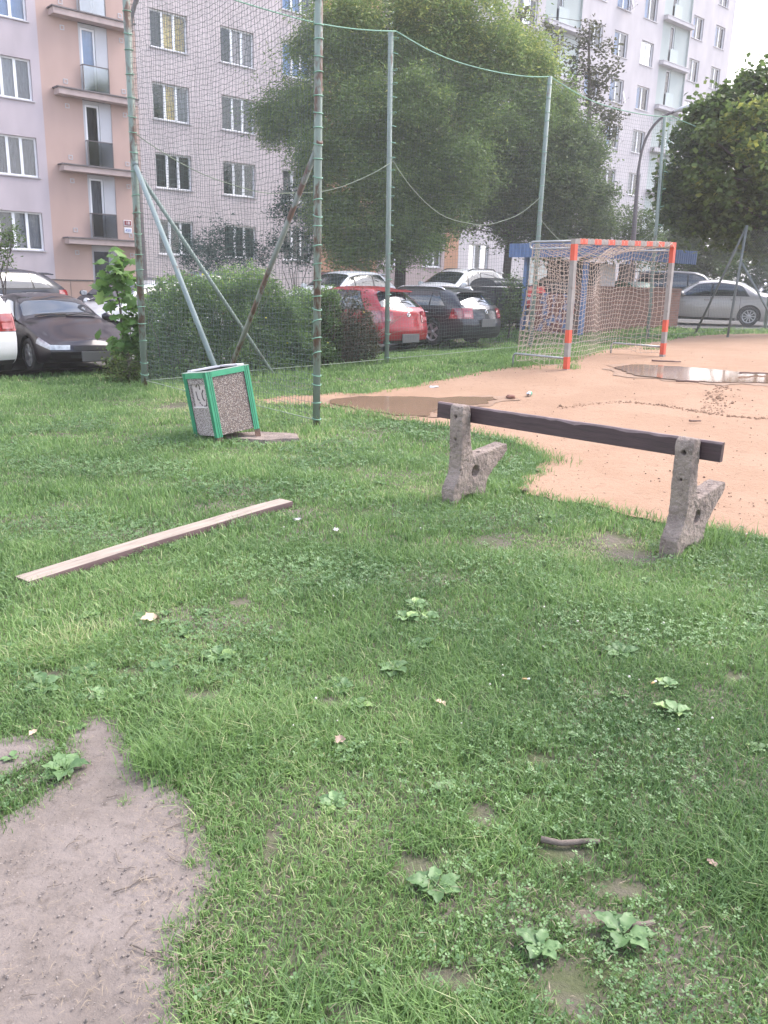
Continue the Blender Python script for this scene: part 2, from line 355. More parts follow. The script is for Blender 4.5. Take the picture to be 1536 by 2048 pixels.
o = obj('sand_ridge', ridge([(1446,775),(1436,795),(1428,812),(1412,828)], .10, 1.2, 2), M_SAND); tag(o, kind='structure')

# ------------------------------------------------------------------ apartment blocks
def wall_bm(u0, u1, z0, z1, holes, depth=.17, extra=()):
    us = sorted(set([u0, u1] + [x for h in holes for x in h[:2]] + list(extra))); zs = sorted(set([z0, z1] + [x for h in holes for x in h[2:4]]))
    bm = bmesh.new(); vc = {}
    def vt(u, z, y=0):
        k = (round(u, 4), round(z, 4), y)
        if k not in vc: vc[k] = bm.verts.new((u, y, z))
        return vc[k]
    for a, b in zip(us, us[1:]):
        for c, d in zip(zs, zs[1:]):
            mu, mz = (a + b) / 2, (c + d) / 2
            if any(h[0] < mu < h[1] and h[2] < mz < h[3] for h in holes): continue
            bm.faces.new((vt(a, c), vt(b, c), vt(b, d), vt(a, d)))
    for a, b, c, d in [h[:4] for h in holes]:
        for (p, q) in (((a, c), (b, c)), ((b, c), (b, d)), ((b, d), (a, d)), ((a, d), (a, c))):
            bm.faces.new((bm.verts.new((p[0], 0, p[1])), bm.verts.new((p[0], depth, p[1])), bm.verts.new((q[0], depth, q[1])), bm.verts.new((q[0], 0, q[1]))))
    return bm
def render_mat(name, c, streak=.06):
    return mat(name, tuple(v * .74 for v in c), .9, streak, .9, .12, 60, spec=.2, stretch=(1.4, 1.4, .5))
M_LILAC = render_mat('lilac render', (.60, .52, .555), .09); M_PINK = render_mat('salmon render', (.61, .43, .375)); M_GREYL = render_mat('grey lilac render', (.66, .575, .585), .11)
M_ORNG = render_mat('orange render', (.55, .31, .20)); M_MAROON = render_mat('maroon plinth render', (.22, .10, .10)); M_BROWNL = render_mat('brownish lilac render', (.48, .39, .39), .1)
M_WHITE = render_mat('white render', (.66, .61, .63), .09); M_MINT = render_mat('mint render', (.55, .60, .58), .05)
M_WFR = mat('white window plastic', (.78, .78, .80), .4, .04, 3); M_SILL = mat('tin sill', (.42, .40, .42), .45, .1, 5, metal=.2)
M_GLASS = glassmat('window glass', refl=.05); M_ROOM = mat('dark room', (.045, .045, .055), .9, .4, 1.2)
M_CURT = mat('net_curtain', (.42, .40, .42), .95, .22, 5, stretch=(9, 9, .6)); M_CURT2 = mat('grey_curtain', (.20, .19, .21), .95, .3, 4, stretch=(7, 7, .6))
M_GOLDREFL = mat('golden tree reflection', (.85, .46, .09), .8, .5, 3.5, stretch=(3, 3, 1.5)); M_SKYREFL = mat('pale sky reflection', (.26, .42, .72), .8, .15, 2); M_ROSE = mat('rose_curtain', (.62, .47, .44), .9, .3, 3)  # gold and blue sheets: reflected sunlit trees and sky put into colour
M_DARKM = mat('dark brown metal', (.10, .085, .085), .5, .15, 8); M_LEDGE = mat('pale ledge concrete', (.45, .35, .33), .85, .12, 3, .2); M_BITU = mat('bitumen felt', (.13, .115, .12), .8, .2, 6)
M_LPANEL = mat('pale facade panel', (.47, .47, .50), .6, .05, 1.5); M_RAILG = glassmat('milky balcony glass', (.60, .64, .68), .2, .08)
M_CUR = {'n': M_ROOM, 'c': M_CURT, 'd': M_CURT2, 'g': M_GOLDREFL, 'b': M_SKYREFL, 'r': M_ROSE}
def window(par, u0, u1, z0, z1, panes=3, fill='ndc', dep=.15, sill=True, rail=False, tilt=None):
    """white plastic window set back in its opening; every casement gets its own pane; curtains or painted reflections stand behind"""
    bm = bmesh.new(); f = .07
    for a in (u0, u1 - f): boxmm(bm, (a, dep - .03, z0 + f), (a + f, dep + .03, z1 - f))
    for c in (z0, z1 - f): boxmm(bm, (u0, dep - .03, c), (u1, dep + .03, c + f))
    wd = (u1 - u0 - 2 * f) / panes
    for k in range(1, panes): u = u0 + f + wd * k; boxmm(bm, (u - .055, dep - .034, z0 + f + .001), (u + .055, dep + .026, z1 - f - .001))
    if rail: boxmm(bm, (u0 + f + .002, dep - .026, (z0 + z1) / 2 - .03), (u0 + f + wd - .06, dep + .02, (z0 + z1) / 2 + .02))
    if sill: boxmm(bm, (u0 - .06, -.06, z0 - .045), (u1 + .06, dep - .034, z0 - .003), 1); boxmm(bm, (u0 + .01, dep - .06, z0 - .002), (u1 - .01, dep - .031, z0 + .05), 0)
    fr = obj('window', bm, [M_WFR, M_SILL], par)
    for k in range(panes):
        a = u0 + f + wd * k + (.055 if k else 0); b = u0 + f + wd * (k + 1) - (.055 if k < panes - 1 else 0)
        bm = bmesh.new(); w_ = .035
        q = [bm.verts.new(p) for p in ((a - .004, dep - .002, z0 + f - .004), (b + .004, dep - .002, z0 + f - .004), (b + .004, dep - .002, z1 - f + .004), (a - .004, dep - .002, z1 - f + .004))]
        bm.faces.new(q); pn = obj('pane', bm, M_GLASS, fr)
        pn.rotation_euler = (0, 0, 0)
        # curtain / painted reflection / room behind this casement, pleated
        kind = fill[k % len(fill)]
        bm = bmesh.new(); nn = 10; rows = []
        for i in range(nn + 1):
            uu = a - .05 + (b - a + .1) * i / nn; yy = dep + (.12 if kind != 'n' else .45) + .018 * math.sin(i * 2.4 + u0 * 7)
            rows.append((bm.verts.new((uu, yy, z0 - .1)), bm.verts.new((uu, yy, z1 + .1))))
        for (p, q), (p2, q2) in zip(rows, rows[1:]): bm.faces.new((p, p2, q2, q))
        obj('curtain_or_reflection' if kind != 'n' else 'room_shade', bm, M_CUR[kind], fr, True)  # golden and blue sheets are painted reflections, the others cloth
    # closes the room off from daylight
    bm = bmesh.new()
    v = [bm.verts.new(p) for p in ((u0 - .3, dep + .6, z0 - .3), (u1 + .3, dep + .6, z0 - .3), (u1 + .3, dep + .6, z1 + .3), (u0 - .3, dep + .6, z1 + .3), (u0 - .3, dep + .02, z0 - .3), (u1 + .3, dep + .02, z0 - .3), (u1 + .3, dep + .02, z1 + .3), (u0 - .3, dep + .02, z1 + .3))]
    for q in ((0, 1, 2, 3), (0, 1, 5, 4), (1, 2, 6, 5), (2, 3, 7, 6), (3, 0, 4, 7)): bm.faces.new([v[i] for i in q])
    obj('room', bm, M_ROOM, fr)
    return fr
LV = lambda k: 4.06 + 2.8 * k                  # window head of storey k
def block(name, label, cat='apartment building'):
    return thing(name, label, cat, tuple(nv * FD), FA)
TOPZ = 27.0
b1 = block('apartment_building', 'long pink and lilac panel apartment block with salmon stairwell behind the parked cars')
b2 = block('apartment_building', 'tall white panel apartment block with pale mint stairwells at the far right end')
# --- pink and lilac block
wins = []
FILL = ['ndc', 'dcn', 'nnd', 'cdc', 'dnn', 'cnd']
def add_w(par, store, u0, u1, floors, fills=None, panes=3, h=1.47, dz=0, **k):
    for i in floors:
        z1 = LV(i) + dz; z0 = z1 - h; store.append((u0, u1, z0, z1))
        window(par, u0, u1, z0, z1, panes, (fills or {}).get(i, FILL[(i * 5 + int(u0 * 3)) % 6]), **k)
h_l = []; add_w(b1, h_l, 11.35, 13.05, [0, 1, 2, 3], {0: 'dcc', 1: 'ddd', 2: 'ccd', 3: 'bbb'}, dz=-.08)
obj('wall', wall_bm(2, 13.40, 1.40, TOPZ, h_l), M_LILAC, b1)
h_g = []
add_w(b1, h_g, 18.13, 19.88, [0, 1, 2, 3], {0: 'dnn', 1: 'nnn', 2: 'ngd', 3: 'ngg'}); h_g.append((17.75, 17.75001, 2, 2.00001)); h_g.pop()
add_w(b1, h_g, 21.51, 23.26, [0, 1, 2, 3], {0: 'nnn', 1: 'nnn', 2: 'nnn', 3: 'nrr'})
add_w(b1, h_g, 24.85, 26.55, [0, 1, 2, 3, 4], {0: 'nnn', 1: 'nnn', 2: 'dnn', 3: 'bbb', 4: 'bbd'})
obj('wall', wall_bm(17.44, 27.0, -1, TOPZ, h_g), M_GREYL, b1)
# salmon stairwell
h_p = [(15.02, 16.22, .3, TOPZ - 1)]
obj('wall', wall_bm(13.40, 17.44, 1.40, TOPZ, [(15.02, 16.22, 1.40, TOPZ - 1)]), M_PINK, b1)
bm = wall_bm(2, 17.44, -1, 1.36, [(15.02, 16.22, .3, 1.36)]); bmesh.ops.translate(bm, vec=(0, .03, 0), verts=bm.verts[:])
obj('plinth', bm, render_mat('salmon plinth', (.55, .37, .31)), b1)
bm = bmesh.new(); boxmm(bm, (2, .005, 1.352), (15.018, .09, 1.408)); boxmm(bm, (16.222, .005, 1.352), (17.438, .09, 1.408)); boxmm(bm, (14.02, .02, -1), (14.035, .029, 1.35)); obj('plinth_joint', bm, M_DARKM, b1)
LED = [3.10 + 2.82 * k for k in range(9)]
def stairwell(par, us, ue, su, floors, lm, wm, sq=True, door=True, frost=False):
    for i in floors:
        zt = LED[i]
        bm = bmesh.new(); boxmm(bm, (us, -.5, zt - .27), (ue, .0 - .001, zt - .05), 0, .01); boxmm(bm, (us - .06, -.56, zt - .047), (ue + .04, -.001, zt), 1)
        obj('ledge', bm, [lm, M_BITU], par)
        # recess: panel, tall window, glass railing
        z0 = zt + .01; z1 = zt + 2.54
        bm = boxp = bmesh.new(); boxmm(bm, (su + .70, .03, z0), (su + 1.20, .168, z1)); boxmm(bm, (su, .05, z1 - .14), (su + .698, .168, z1)); boxmm(bm, (su, .05, z0), (su + .10, .168, z1 - .142)); obj('stair_panel', bm, M_LPANEL, par)
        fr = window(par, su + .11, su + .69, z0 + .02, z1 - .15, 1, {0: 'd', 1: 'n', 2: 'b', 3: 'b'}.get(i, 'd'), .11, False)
        bm = bmesh.new(); a, b = su + .02, su + 1.12
        for x in (a, b - .035): boxmm(bm, (x, -.19, zt + .06), (x + .035, -.155, zt + .98))
        boxmm(bm, (a, -.195, zt + .981), (b, -.15, zt + 1.02)); boxmm(bm, (a, -.195, zt + .03), (b, -.15, zt + .059))
        for x in (a, b - .035): boxmm(bm, (x, -.154, zt + .985), (x + .035, .03, zt + 1.015))
        rl = obj('railing', bm, M_DARKM, par)
        bm = bmesh.new(); boxmm(bm, (a + .037, -.176, zt + .061), (b - .037, -.168, zt + .979)); obj('railing_glass', bm, M_RAILG, rl)
        if sq:
            for uu in (14.38, 16.82):
                for zz in (zt + .30, zt - .60):
                    if uu > 16 and i == 0 and zz > zt: zz = zt + .22
                    bm = bmesh.new(); s = .085
                    for q in ((-s, -s, s, -s + .025), (-s, s - .025, s, s), (-s, -s + .0255, -s + .025, s - .0255), (s - .025, -s + .0255, s, s - .0255)): boxmm(bm, (uu + q[0], -.02, zz + q[1]), (uu + q[2], -.001, zz + q[3]))
                    boxmm(bm, (uu - s + .026, -.006, zz - s + .026), (uu + s - .026, -.002, zz + s - .026), 1)
                    obj('wall_vent', bm, [M_LPANEL, M_PINK], par)
stairwell(b1, 13.88, 17.2, 15.02, [0, 1, 2, 3], M_LEDGE, M_PINK)
bm = bmesh.new(); boxmm(bm, (15.02, .10, .3), (15.1, .17, 2.82)); boxmm(bm, (15.88, .06, .3), (16.22, .17, 2.82)); boxmm(bm, (15.101, .10, 2.62), (15.879, .17, 2.82)); dr = obj('door', bm, M_LPANEL, b1)
bm = bmesh.new(); boxmm(bm, (15.101, .13, .3), (15.879, .16, 2.619)); obj('door_leaf', bm, mat('grey door paint', (.42, .42, .47), .5, .05, 2), dr)
bm = bmesh.new(); boxmm(bm, (15.16, .12, 1.28), (15.80, .129, 2.58)); obj('door_glass', bm, mat('dark door glass', (.04, .045, .055), .08, .2, 2, spec=.7), dr)
def text_mesh(s, size, ext=.003):
    cu = bpy.data.curves.new('t', 'FONT'); cu.body = s; cu.size = size; cu.extrude = ext; cu.align_x = 'CENTER'; cu.align_y = 'CENTER'
    o = bpy.data.objects.new('t', cu); COL.objects.link(o); bpy.context.view_layer.update()
    me = bpy.data.meshes.new_from_object(o.evaluated_get(bpy.context.evaluated_depsgraph_get())); bpy.data.objects.remove(o); bpy.data.curves.remove(cu); return me
def sign(label, u, z, wd, hh, s, mb, mt, name):
    t = thing(name, label, 'house number', tuple(nv * FD + dv * u + Vector((0, 0, z))), FA)
    bm = bmesh.new(); boxmm(bm, (-wd / 2, -.024, -hh / 2), (wd / 2, -.002, hh / 2), 0, .02); boxmm(bm, (-wd / 2 + .025, -.03, -hh / 2 + .025), (wd / 2 - .025, -.0245, hh / 2 - .025), 1, 0)
    obj('plate', bm, [M_WFR, mb], t)
    me = text_mesh(s, hh * .72); o = link('lettering', me, t, mt); o.rotation_euler = (R(90), 0, 0); o.location = (0, -.034, -.005)
sign('red house number plaque reading 18 on the salmon wall', 16.69, 3.82, .36, .24, '18', mat('plaque red', (.22, .04, .045), .4, .05), M_WFR, 'house_number_plaque')
sign('white house number plaque reading 450 just under the red plaque', 16.69, 3.52, .34, .23, '450', mat('plaque white', (.68, .70, .76), .4, .04), mat('plaque blue', (.15, .2, .42), .5, .04), 'house_number_plaque')
# orange stairwell and the strip behind the big trees
obj('wall', wall_bm(27.0, 31.0, 2.1, TOPZ, [(28.3, 29.5, 14.4, TOPZ - 1)]), M_ORNG, b1)
stairwell(b1, 27.4, 30.8, 28.3, [4], M_LEDGE, M_ORNG, sq=False)
bm = wall_bm(27.0, 31.0, -1, 2.06, [(28.55, 29.3, .4, 2.06)]); obj('plinth', bm, M_MAROON, b1)
bm = bmesh.new(); boxmm(bm, (28.551, .12, .4), (29.299, .16, 2.06)); obj('door', bm, mat('black door', (.03, .03, .035), .4, .1, 3), b1)
h_o = []
add_w(b1, h_o, 31.5, 33.0, [0, 1, 2, 3, 4], None); add_w(b1, h_o, 34.5, 36.0, [0, 1, 2, 3, 4], None)
obj('wall', wall_bm(31.0, 36.25, -1, TOPZ, h_o), M_BROWNL, b1)
obj('wall', wall_bm(36.25, 37.4, -1, TOPZ, []), M_ORNG, b1)
bm = bmesh.new(); boxmm(bm, (2, .8, -1), (37.39, 12, TOPZ)); boxmm(bm, (1.9, -.3, TOPZ + .01), (37.4, 12.2, TOPZ + .3), 1); obj('roof', bm, [M_LILAC, M_BITU], b1)
# --- white block
h_w = []
add_w(b2, h_w, 38.3, 40.1, [0, 3, 4, 5]); add_w(b2, h_w, 41.4, 43.2, [3, 4, 5, 6], {5: 'ncn', 4: 'ndc'})
obj('wall', wall_bm(37.4, 43.9, -1, TOPZ, h_w), M_WHITE, b2); h_w = []
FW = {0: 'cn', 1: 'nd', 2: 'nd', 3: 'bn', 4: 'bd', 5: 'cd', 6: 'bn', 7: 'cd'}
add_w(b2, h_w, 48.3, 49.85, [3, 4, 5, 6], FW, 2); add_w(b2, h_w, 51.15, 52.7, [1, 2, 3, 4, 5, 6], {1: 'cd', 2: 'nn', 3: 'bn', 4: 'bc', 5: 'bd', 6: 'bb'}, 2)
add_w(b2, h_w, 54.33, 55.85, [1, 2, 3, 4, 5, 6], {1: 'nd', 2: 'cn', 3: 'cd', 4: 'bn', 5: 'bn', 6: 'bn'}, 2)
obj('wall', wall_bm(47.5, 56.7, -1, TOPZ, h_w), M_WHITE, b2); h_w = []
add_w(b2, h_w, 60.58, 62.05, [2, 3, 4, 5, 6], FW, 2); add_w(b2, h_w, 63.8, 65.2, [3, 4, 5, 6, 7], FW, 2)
obj('wall', wall_bm(60.3, 66.3, -1, TOPZ, h_w), M_WHITE, b2)
def mint(us, ue, ks):
    hs = []
    for i in ks:
        zt = LED[i]; a = us + 1.25; hs.append((a, a + .62, zt + .05, zt + 2.45))
    bm = wall_bm(us, ue, -1, TOPZ, hs); bmesh.ops.translate(bm, vec=(0, .14, 0), verts=bm.verts[:])
    for x in (us, ue): bm.faces.new([bm.verts.new(p) for p in ((x, 0, -1), (x, .14, -1), (x, .14, TOPZ), (x, 0, TOPZ))])
    obj('wall', bm, M_MINT, b2)
    for i in ks:
        zt = LED[i]; a = us + 1.25
        fr = window(b2, a, a + .62, zt + .05, zt + 2.45, 1, 'd' if i % 2 else 'n', .24, False)
        bm = bmesh.new(); boxmm(bm, (us, -.34, zt - .27), (ue, .139, zt - .04), 0, .01); boxmm(bm, (us - .02, -.37, zt - .037), (ue + .02, .139, zt), 1); obj('ledge', bm, [mat('white ledge', (.48, .45, .47), .8, .08, 3), M_SILL], b2)
        bm = bmesh.new(); boxmm(bm, (a + .15, .06, zt + .08), (a + 1.15, .09, zt + 1.0)); obj('railing', bm, mat('mint railing panel', (.40, .45, .45), .5, .05, 2), b2)
mint(43.9, 47.5, [3, 4, 5, 6]); mint(56.7, 60.3, [1, 2, 3, 4, 5, 6])
bm = bmesh.new(); boxmm(bm, (37.41, .8, -1), (66.29, 12, TOPZ)); boxmm(bm, (37.41, -.3, TOPZ + .01), (66.5, 12.2, TOPZ + .3), 1); boxmm(bm, (66.05, .002, -1), (66.3, .799, TOPZ)); obj('roof', bm, [M_WHITE, M_BITU], b2)
# satellite dishes on window sills
def dish(label, u, z):
    t = thing('satellite_dish', label, 'satellite dish', tuple(nv * FD + dv * u + Vector((0, 0, z))), FA)
    bm = bmesh.new(); pr = [(0.001, -.0), (.15, .012), (.28, .045), (.38, .085), (.385, .08), (.28, .035), (.15, .0), (0.001, -.012)]
    lathe(bm, [(r, -h) for r, h in pr], 24, 'y'); bmesh.ops.rotate(bm, matrix=Matrix.Rotation(R(-18), 3, 'X') @ Matrix.Rotation(R(25), 3, 'Z'), verts=bm.verts[:]); bmesh.ops.translate(bm, vec=(0, -.5, .1), verts=bm.verts[:])
    obj('reflector', bm, mat('dish white', (.68, .66, .68), .5, .05, 3), t, True)
    bm = bmesh.new(); tube(bm, [(0, .0, -.1), (0, -.3, -.1), (0, -.46, .08)], .022); tube(bm, [(0, -.5, -.2), (.12, -.86, .02)], .014); box(bm, (.13, -.88, .04), (.06, .1, .06)); obj('bracket', bm, M_SILL, t)
dish('white satellite dish at a lower window of the white block', 52.0, 13.95); dish('white satellite dish at the topmost window edge of the white block', 52.0, 19.5)

# ------------------------------------------------------------------ parked cars
def pchip(xk, yk, x):
    xk = np.asarray(xk, float); yk = np.asarray(yk, float); x = np.clip(x, xk[0], xk[-1]); h = np.diff(xk); dl = np.diff(yk) / h; m = np.zeros(len(xk))
    for i in range(1, len(xk) - 1):
        if dl[i - 1] * dl[i] > 0: w1 = 2 * h[i] + h[i - 1]; w2 = h[i] + 2 * h[i - 1]; m[i] = (w1 + w2) / (w1 / dl[i - 1] + w2 / dl[i])
    m[0] = dl[0]; m[-1] = dl[-1]
    i = np.clip(np.searchsorted(xk, x, 'right') - 1, 0, len(h) - 1); t = (x - xk[i]) / h[i]
    return yk[i] * (2 * t ** 3 - 3 * t ** 2 + 1) + h[i] * m[i] * (t ** 3 - 2 * t ** 2 + t) + yk[i + 1] * (3 * t ** 2 - 2 * t ** 3) + h[i] * m[i + 1] * (t ** 3 - t ** 2)
SPEC = {
 'hatch': dict(L=4.2, W=1.76, wr=.31, ax=(.72, 3.36), top=[(0,1.43),(.3,1.475),(1.1,1.51),(1.9,1.50),(2.4,1.42),(3.2,.99),(3.75,.87),(4.2,.72)],
   sh=[(0,.98),(1.2,.95),(2.6,.93),(3.2,.92),(3.8,.80),(4.2,.64)], xr=[(.18,.10),(.32,.02),(.55,0),(.72,.05),(.95,.10),(1.03,.16),(1.44,.66)], xf=[(.18,-.12),(.35,0),(.55,0),(.7,-.12),(.9,-.3)],
   side=[(.52,1.42,.70,1.36),(1.48,2.36,1.42,2.30),(2.42,3.06,2.36,2.46)], ws=(2.42,3.12), rw='cap'),
 'wagon': dict(L=4.75, W=1.80, wr=.33, ax=(.98, 3.72), top=[(0,1.36),(.4,1.42),(1.4,1.46),(2.2,1.455),(2.8,1.37),(3.62,.98),(4.2,.88),(4.75,.70)],
   sh=[(0,.97),(1.2,.94),(2.8,.91),(3.6,.90),(4.3,.78),(4.75,.62)], xr=[(.18,.12),(.32,.02),(.58,0),(.75,.05),(.92,.08),(1.0,.14),(1.38,.62)], xf=[(.18,-.12),(.35,0),(.55,0),(.7,-.12),(.9,-.3)],
   side=[(.50,1.08,.72,1.06),(1.14,1.96,1.10,1.92),(2.02,2.80,1.98,2.66),(2.86,3.42,2.72,2.86)], ws=(2.82,3.55), rw='cap'),
 'suv': dict(L=4.45, W=1.83, wr=.35, ax=(.85, 3.55), top=[(0,1.56),(.4,1.61),(1.2,1.645),(2.0,1.63),(2.5,1.55),(3.3,1.12),(3.9,1.0),(4.45,.84)],
   sh=[(0,1.08),(1.2,1.05),(2.6,1.03),(3.3,1.02),(3.95,.92),(4.45,.74)], xr=[(.22,.12),(.4,.02),(.65,0),(.85,.05),(1.05,.08),(1.12,.14),(1.58,.52)], xf=[(.22,-.12),(.4,0),(.65,0),(.8,-.1),(1.0,-.25)],
   side=[(.46,1.02,.66,1.0),(1.08,1.86,1.04,1.82),(1.92,2.62,1.88,2.5),(2.68,3.14,2.56,2.64)], ws=(2.56,3.22), rw='cap'),
 'sedan': dict(L=4.62, W=1.80, wr=.325, ax=(.98, 3.68), top=[(0,.98),(.35,1.05),(.62,1.09),(1.35,1.40),(2.1,1.47),(2.6,1.43),(3.5,.99),(4.1,.88),(4.62,.68)],
   sh=[(0,.90),(.6,.95),(1.4,.95),(2.6,.92),(3.5,.90),(4.15,.79),(4.62,.60)], xr=[(.18,.14),(.34,.03),(.55,0),(.75,.03),(.95,.08)], xf=[(.18,-.12),(.35,0),(.55,0),(.68,-.12),(.9,-.3)],
   side=[(1.06,1.40,1.36,1.46),(1.46,2.22,1.52,2.18),(2.28,3.28,2.24,2.66)], ws=(2.64,3.42), rw=(.70, 1.34)),
 'coupe': dict(L=4.5, W=1.72, wr=.30, ax=(.95, 3.62), top=[(0,.93),(.4,1.0),(.75,1.02),(1.4,1.27),(2.0,1.335),(2.5,1.29),(3.3,.93),(3.95,.80),(4.5,.60)],
   sh=[(0,.85),(.7,.90),(1.4,.89),(2.6,.86),(3.3,.85),(3.95,.72),(4.5,.53)], xr=[(.16,.14),(.32,.03),(.5,0),(.7,.03),(.9,.08)], xf=[(.16,-.16),(.3,-.02),(.42,0),(.52,-.03),(.62,-.12),(.8,-.3)],
   side=[(1.10,1.50,1.36,1.50),(1.56,2.22,1.56,2.14),(2.28,3.12,2.20,2.56)], ws=(2.52,3.26), rw=(.80, 1.36)),
 'van': dict(L=4.4, W=1.80, wr=.31, ax=(.75, 3.45), top=[(0,1.76),(.3,1.80),(1.4,1.82),(2.4,1.79),(2.8,1.70),(3.5,1.14),(3.9,1.0),(4.4,.80)],
   sh=[(0,1.08),(2.6,1.05),(3.5,1.02),(3.95,.92),(4.4,.72)], xr=[(.2,.1),(.4,0),(.7,0),(1.1,.06),(1.2,.1),(1.78,.28)], xf=[(.2,-.1),(.4,0),(.65,0),(.8,-.1),(1.0,-.2)],
   side=[(.3,1.2,.4,1.18),(1.26,2.2,1.24,2.18),(2.26,3.4,2.24,2.86)], ws=(2.84,3.42), rw='cap'),
}
M_CARBLK = mat('black car plastic', (.010, .010, .012), .55, .1, 8); M_TYRE = mat('tyre rubber', (.03, .03, .032), .85, .2, 9); M_RIM = mat('alloy silver', (.50, .50, .52), .32, .06, 5, metal=.55)
M_PLATE = mat('blank grey plate', (.10, .10, .105), .5, .06, 4); M_CHROME = mat('chrome', (.62, .62, .64), .15, .05, 5, metal=.9)
M_TAIL = mat('tail lamp red', (.22, .010, .016), .12, .25, 9, spec=.8, coat=1); M_TAILC = mat('tail lamp clear', (.42, .14, .15), .15, .2, 12, spec=.8, coat=1)
M_HEAD = mat('headlamp glass', (.42, .44, .47), .1, .35, 14, spec=.9, coat=1); M_AMBER = mat('amber lamp', (.55, .2, .05), .2, .1, 9)
M_CGLASS = mat('car window glass', (.018, .022, .028), .025, .2, 3, spec=1.0, coat=.6)
def paint(name, c, metal=.25): return mat(name, c, .36, .05, 2.5, metal=metal, coat=.6, spec=.4)
def car(name, label, kind, loc, head, pm, lower=None, rim=10, plate=True, badge=None, cat='car', roofrail=False, dark_b=True, tail=True, roll=0, roof_m=None, pitch=0):
    s = SPEC[kind]; Ln, W2 = s['L'], s['W'] / 2; NS = 72; KR = 5; rk = np.arange(8.); NR = 7 * KR + 1
    rr = np.linspace(0, 7, NR); xs = np.linspace(0, Ln, NS)
    zt = pchip(*zip(*s['top']), xs); zs = np.minimum(pchip(*zip(*s['sh']), xs), zt - .03); zb = .17 + .05 * np.clip((.5 - xs) / .5, 0, 1) + .06 * np.clip((xs - Ln + .45) / .45, 0, 1)
    plan = 1 - .13 * np.clip((xs - Ln + .9) / .9, 0, 1) ** 2.2 - .13 * np.clip((.8 - xs) / .8, 0, 1) ** 2.2
    S = np.zeros((NS, NR, 3))
    for i, x in enumerate(xs):
        g = np.clip((zt[i] - zs[i]) / .5, 0, 1); wm = W2 * plan[i]; ws = wm * .965; wt = ws - .06 - .17 * g; h = zt[i]; zm = .5 * zb[i] + .5 * zs[i] + .03
        ky = [0, wm - .09, wm - .015, wm, ws, wt, wt * .72, 0]; kz = [zb[i], zb[i], zb[i] + .09, zm, zs[i], h - .045 - .02 * g, h, h + .025]
        S[i, :, 1] = pchip(rk, ky, rr); S[i, :, 2] = pchip(rk, kz, rr)
        f = x / Ln; xr = np.interp(S[i, :, 2], *zip(*s['xr'])); xf = Ln + np.interp(S[i, :, 2], *zip(*s['xf']))
        bl = np.clip(1 - x / 1.2, 0, 1); bf = np.clip(1 - (Ln - x) / .9, 0, 1)
        S[i, :, 0] = x + xr * bl + (xf - Ln) * bf
    S[..., 0] -= Ln / 2
    lerp = lambda x, r: _bil(S, x / Ln * (NS - 1), r / 7 * (NR - 1))
    def _bil(S, a, b):
        a = np.clip(a, 0, NS - 1.001); b = np.clip(b, 0, NR - 1.001); i = a.astype(int); j = b.astype(int); u = (a - i)[..., None]; v = (b - j)[..., None]
        return S[i, j] * (1 - u) * (1 - v) + S[i + 1, j] * u * (1 - v) + S[i, j + 1] * (1 - u) * v + S[i + 1, j + 1] * u * v
    NT = 13; tt = np.linspace(-1, 1, NT)
    def cap(r, t, rear):                       # point of the rear / front face
        r = np.asarray(r, float); t = np.asarray(t, float); p = lerp(np.full(r.shape, 0. if rear else Ln), r).copy(); p[..., 1] *= t
        p[..., 0] += (-1 if rear else 1) * (.17 if rear else .18) * (1 - t ** 2); return p
    root = thing(name, label, cat, loc, head); root.rotation_euler = (roll, pitch, head)
    # body shell
    bm = bmesh.new(); gl = [[bm.verts.new(S[i, j]) for j in range(NR)] for i in range(NS)]; gr = [[gl[i][j] if j in (0, NR - 1) else bm.verts.new(S[i, j] * (1, -1, 1)) for j in range(NR)] for i in range(NS)]
    nroof = 5 * KR
    for i in range(NS - 1):
        for j in range(NR - 1):
            for gq in (gl, gr):
                f = bm.faces.new((gq[i][j], gq[i + 1][j], gq[i + 1][j + 1], gq[i][j + 1])); f.material_index = 2 if j < KR * 1.4 else 0
    for rear, i in ((True, 0), (False, NS - 1)):
        pr = None
        for j in range(NR):
            row = [gl[i][j]] if j in (0, NR - 1) else None
            if row is None:
                row = [gr[i][j]] + [bm.verts.new(cap(np.array([rr[j]]), np.array([t]), rear)[0]) for t in tt[1:-1]] + [gl[i][j]]
            if pr is not None:
                if len(pr) == 1 or len(row) == 1:
                    a, b = (pr, row) if len(row) > 1 else (row, pr)
                    for k in range(len(b) - 1): f = bm.faces.new((a[0], b[k], b[k + 1])); f.material_index = 2 if j < 9 else 0
                else:
                    for k in range(len(row) - 1): f = bm.faces.new((pr[k], pr[k + 1], row[k + 1], row[k])); f.material_index = 2 if j < 9 else 0
            pr = row
    bmesh.ops.recalc_face_normals(bm, faces=bm.faces[:]); me = bpy.data.meshes.new('body'); bm.to_mesh(me); bm.free()
    mats = [pm, M_CARBLK, lower or pm]
    body = link('body', me, None, mats); cb = bmesh.new(); wr = s['wr']
    for ax in s['ax']:
        for sy in (1, -1):
            r_ = bmesh.ops.create_cone(cb, cap_ends=True, segments=36, radius1=wr + .05, radius2=wr + .05, depth=.44, matrix=Matrix.Translation((ax - Ln / 2, sy * (W2 - .10), wr)) @ Matrix.Rotation(R(90), 4, 'X'))
    for f in cb.faces: f.material_index = 1
    cm = bpy.data.meshes.new('cut'); cb.to_mesh(cm); cb.free(); co = link('cut', cm, None, mats)
    bo = body.modifiers.new('b', 'BOOLEAN'); bo.object = co; bo.operation = 'DIFFERENCE'; bo.solver = 'EXACT'
    bpy.context.view_layer.update(); nm = bpy.data.meshes.new_from_object(body.evaluated_get(bpy.context.evaluated_depsgraph_get()))
    body.modifiers.clear(); body.data = nm; bpy.data.objects.remove(co); body.parent = root
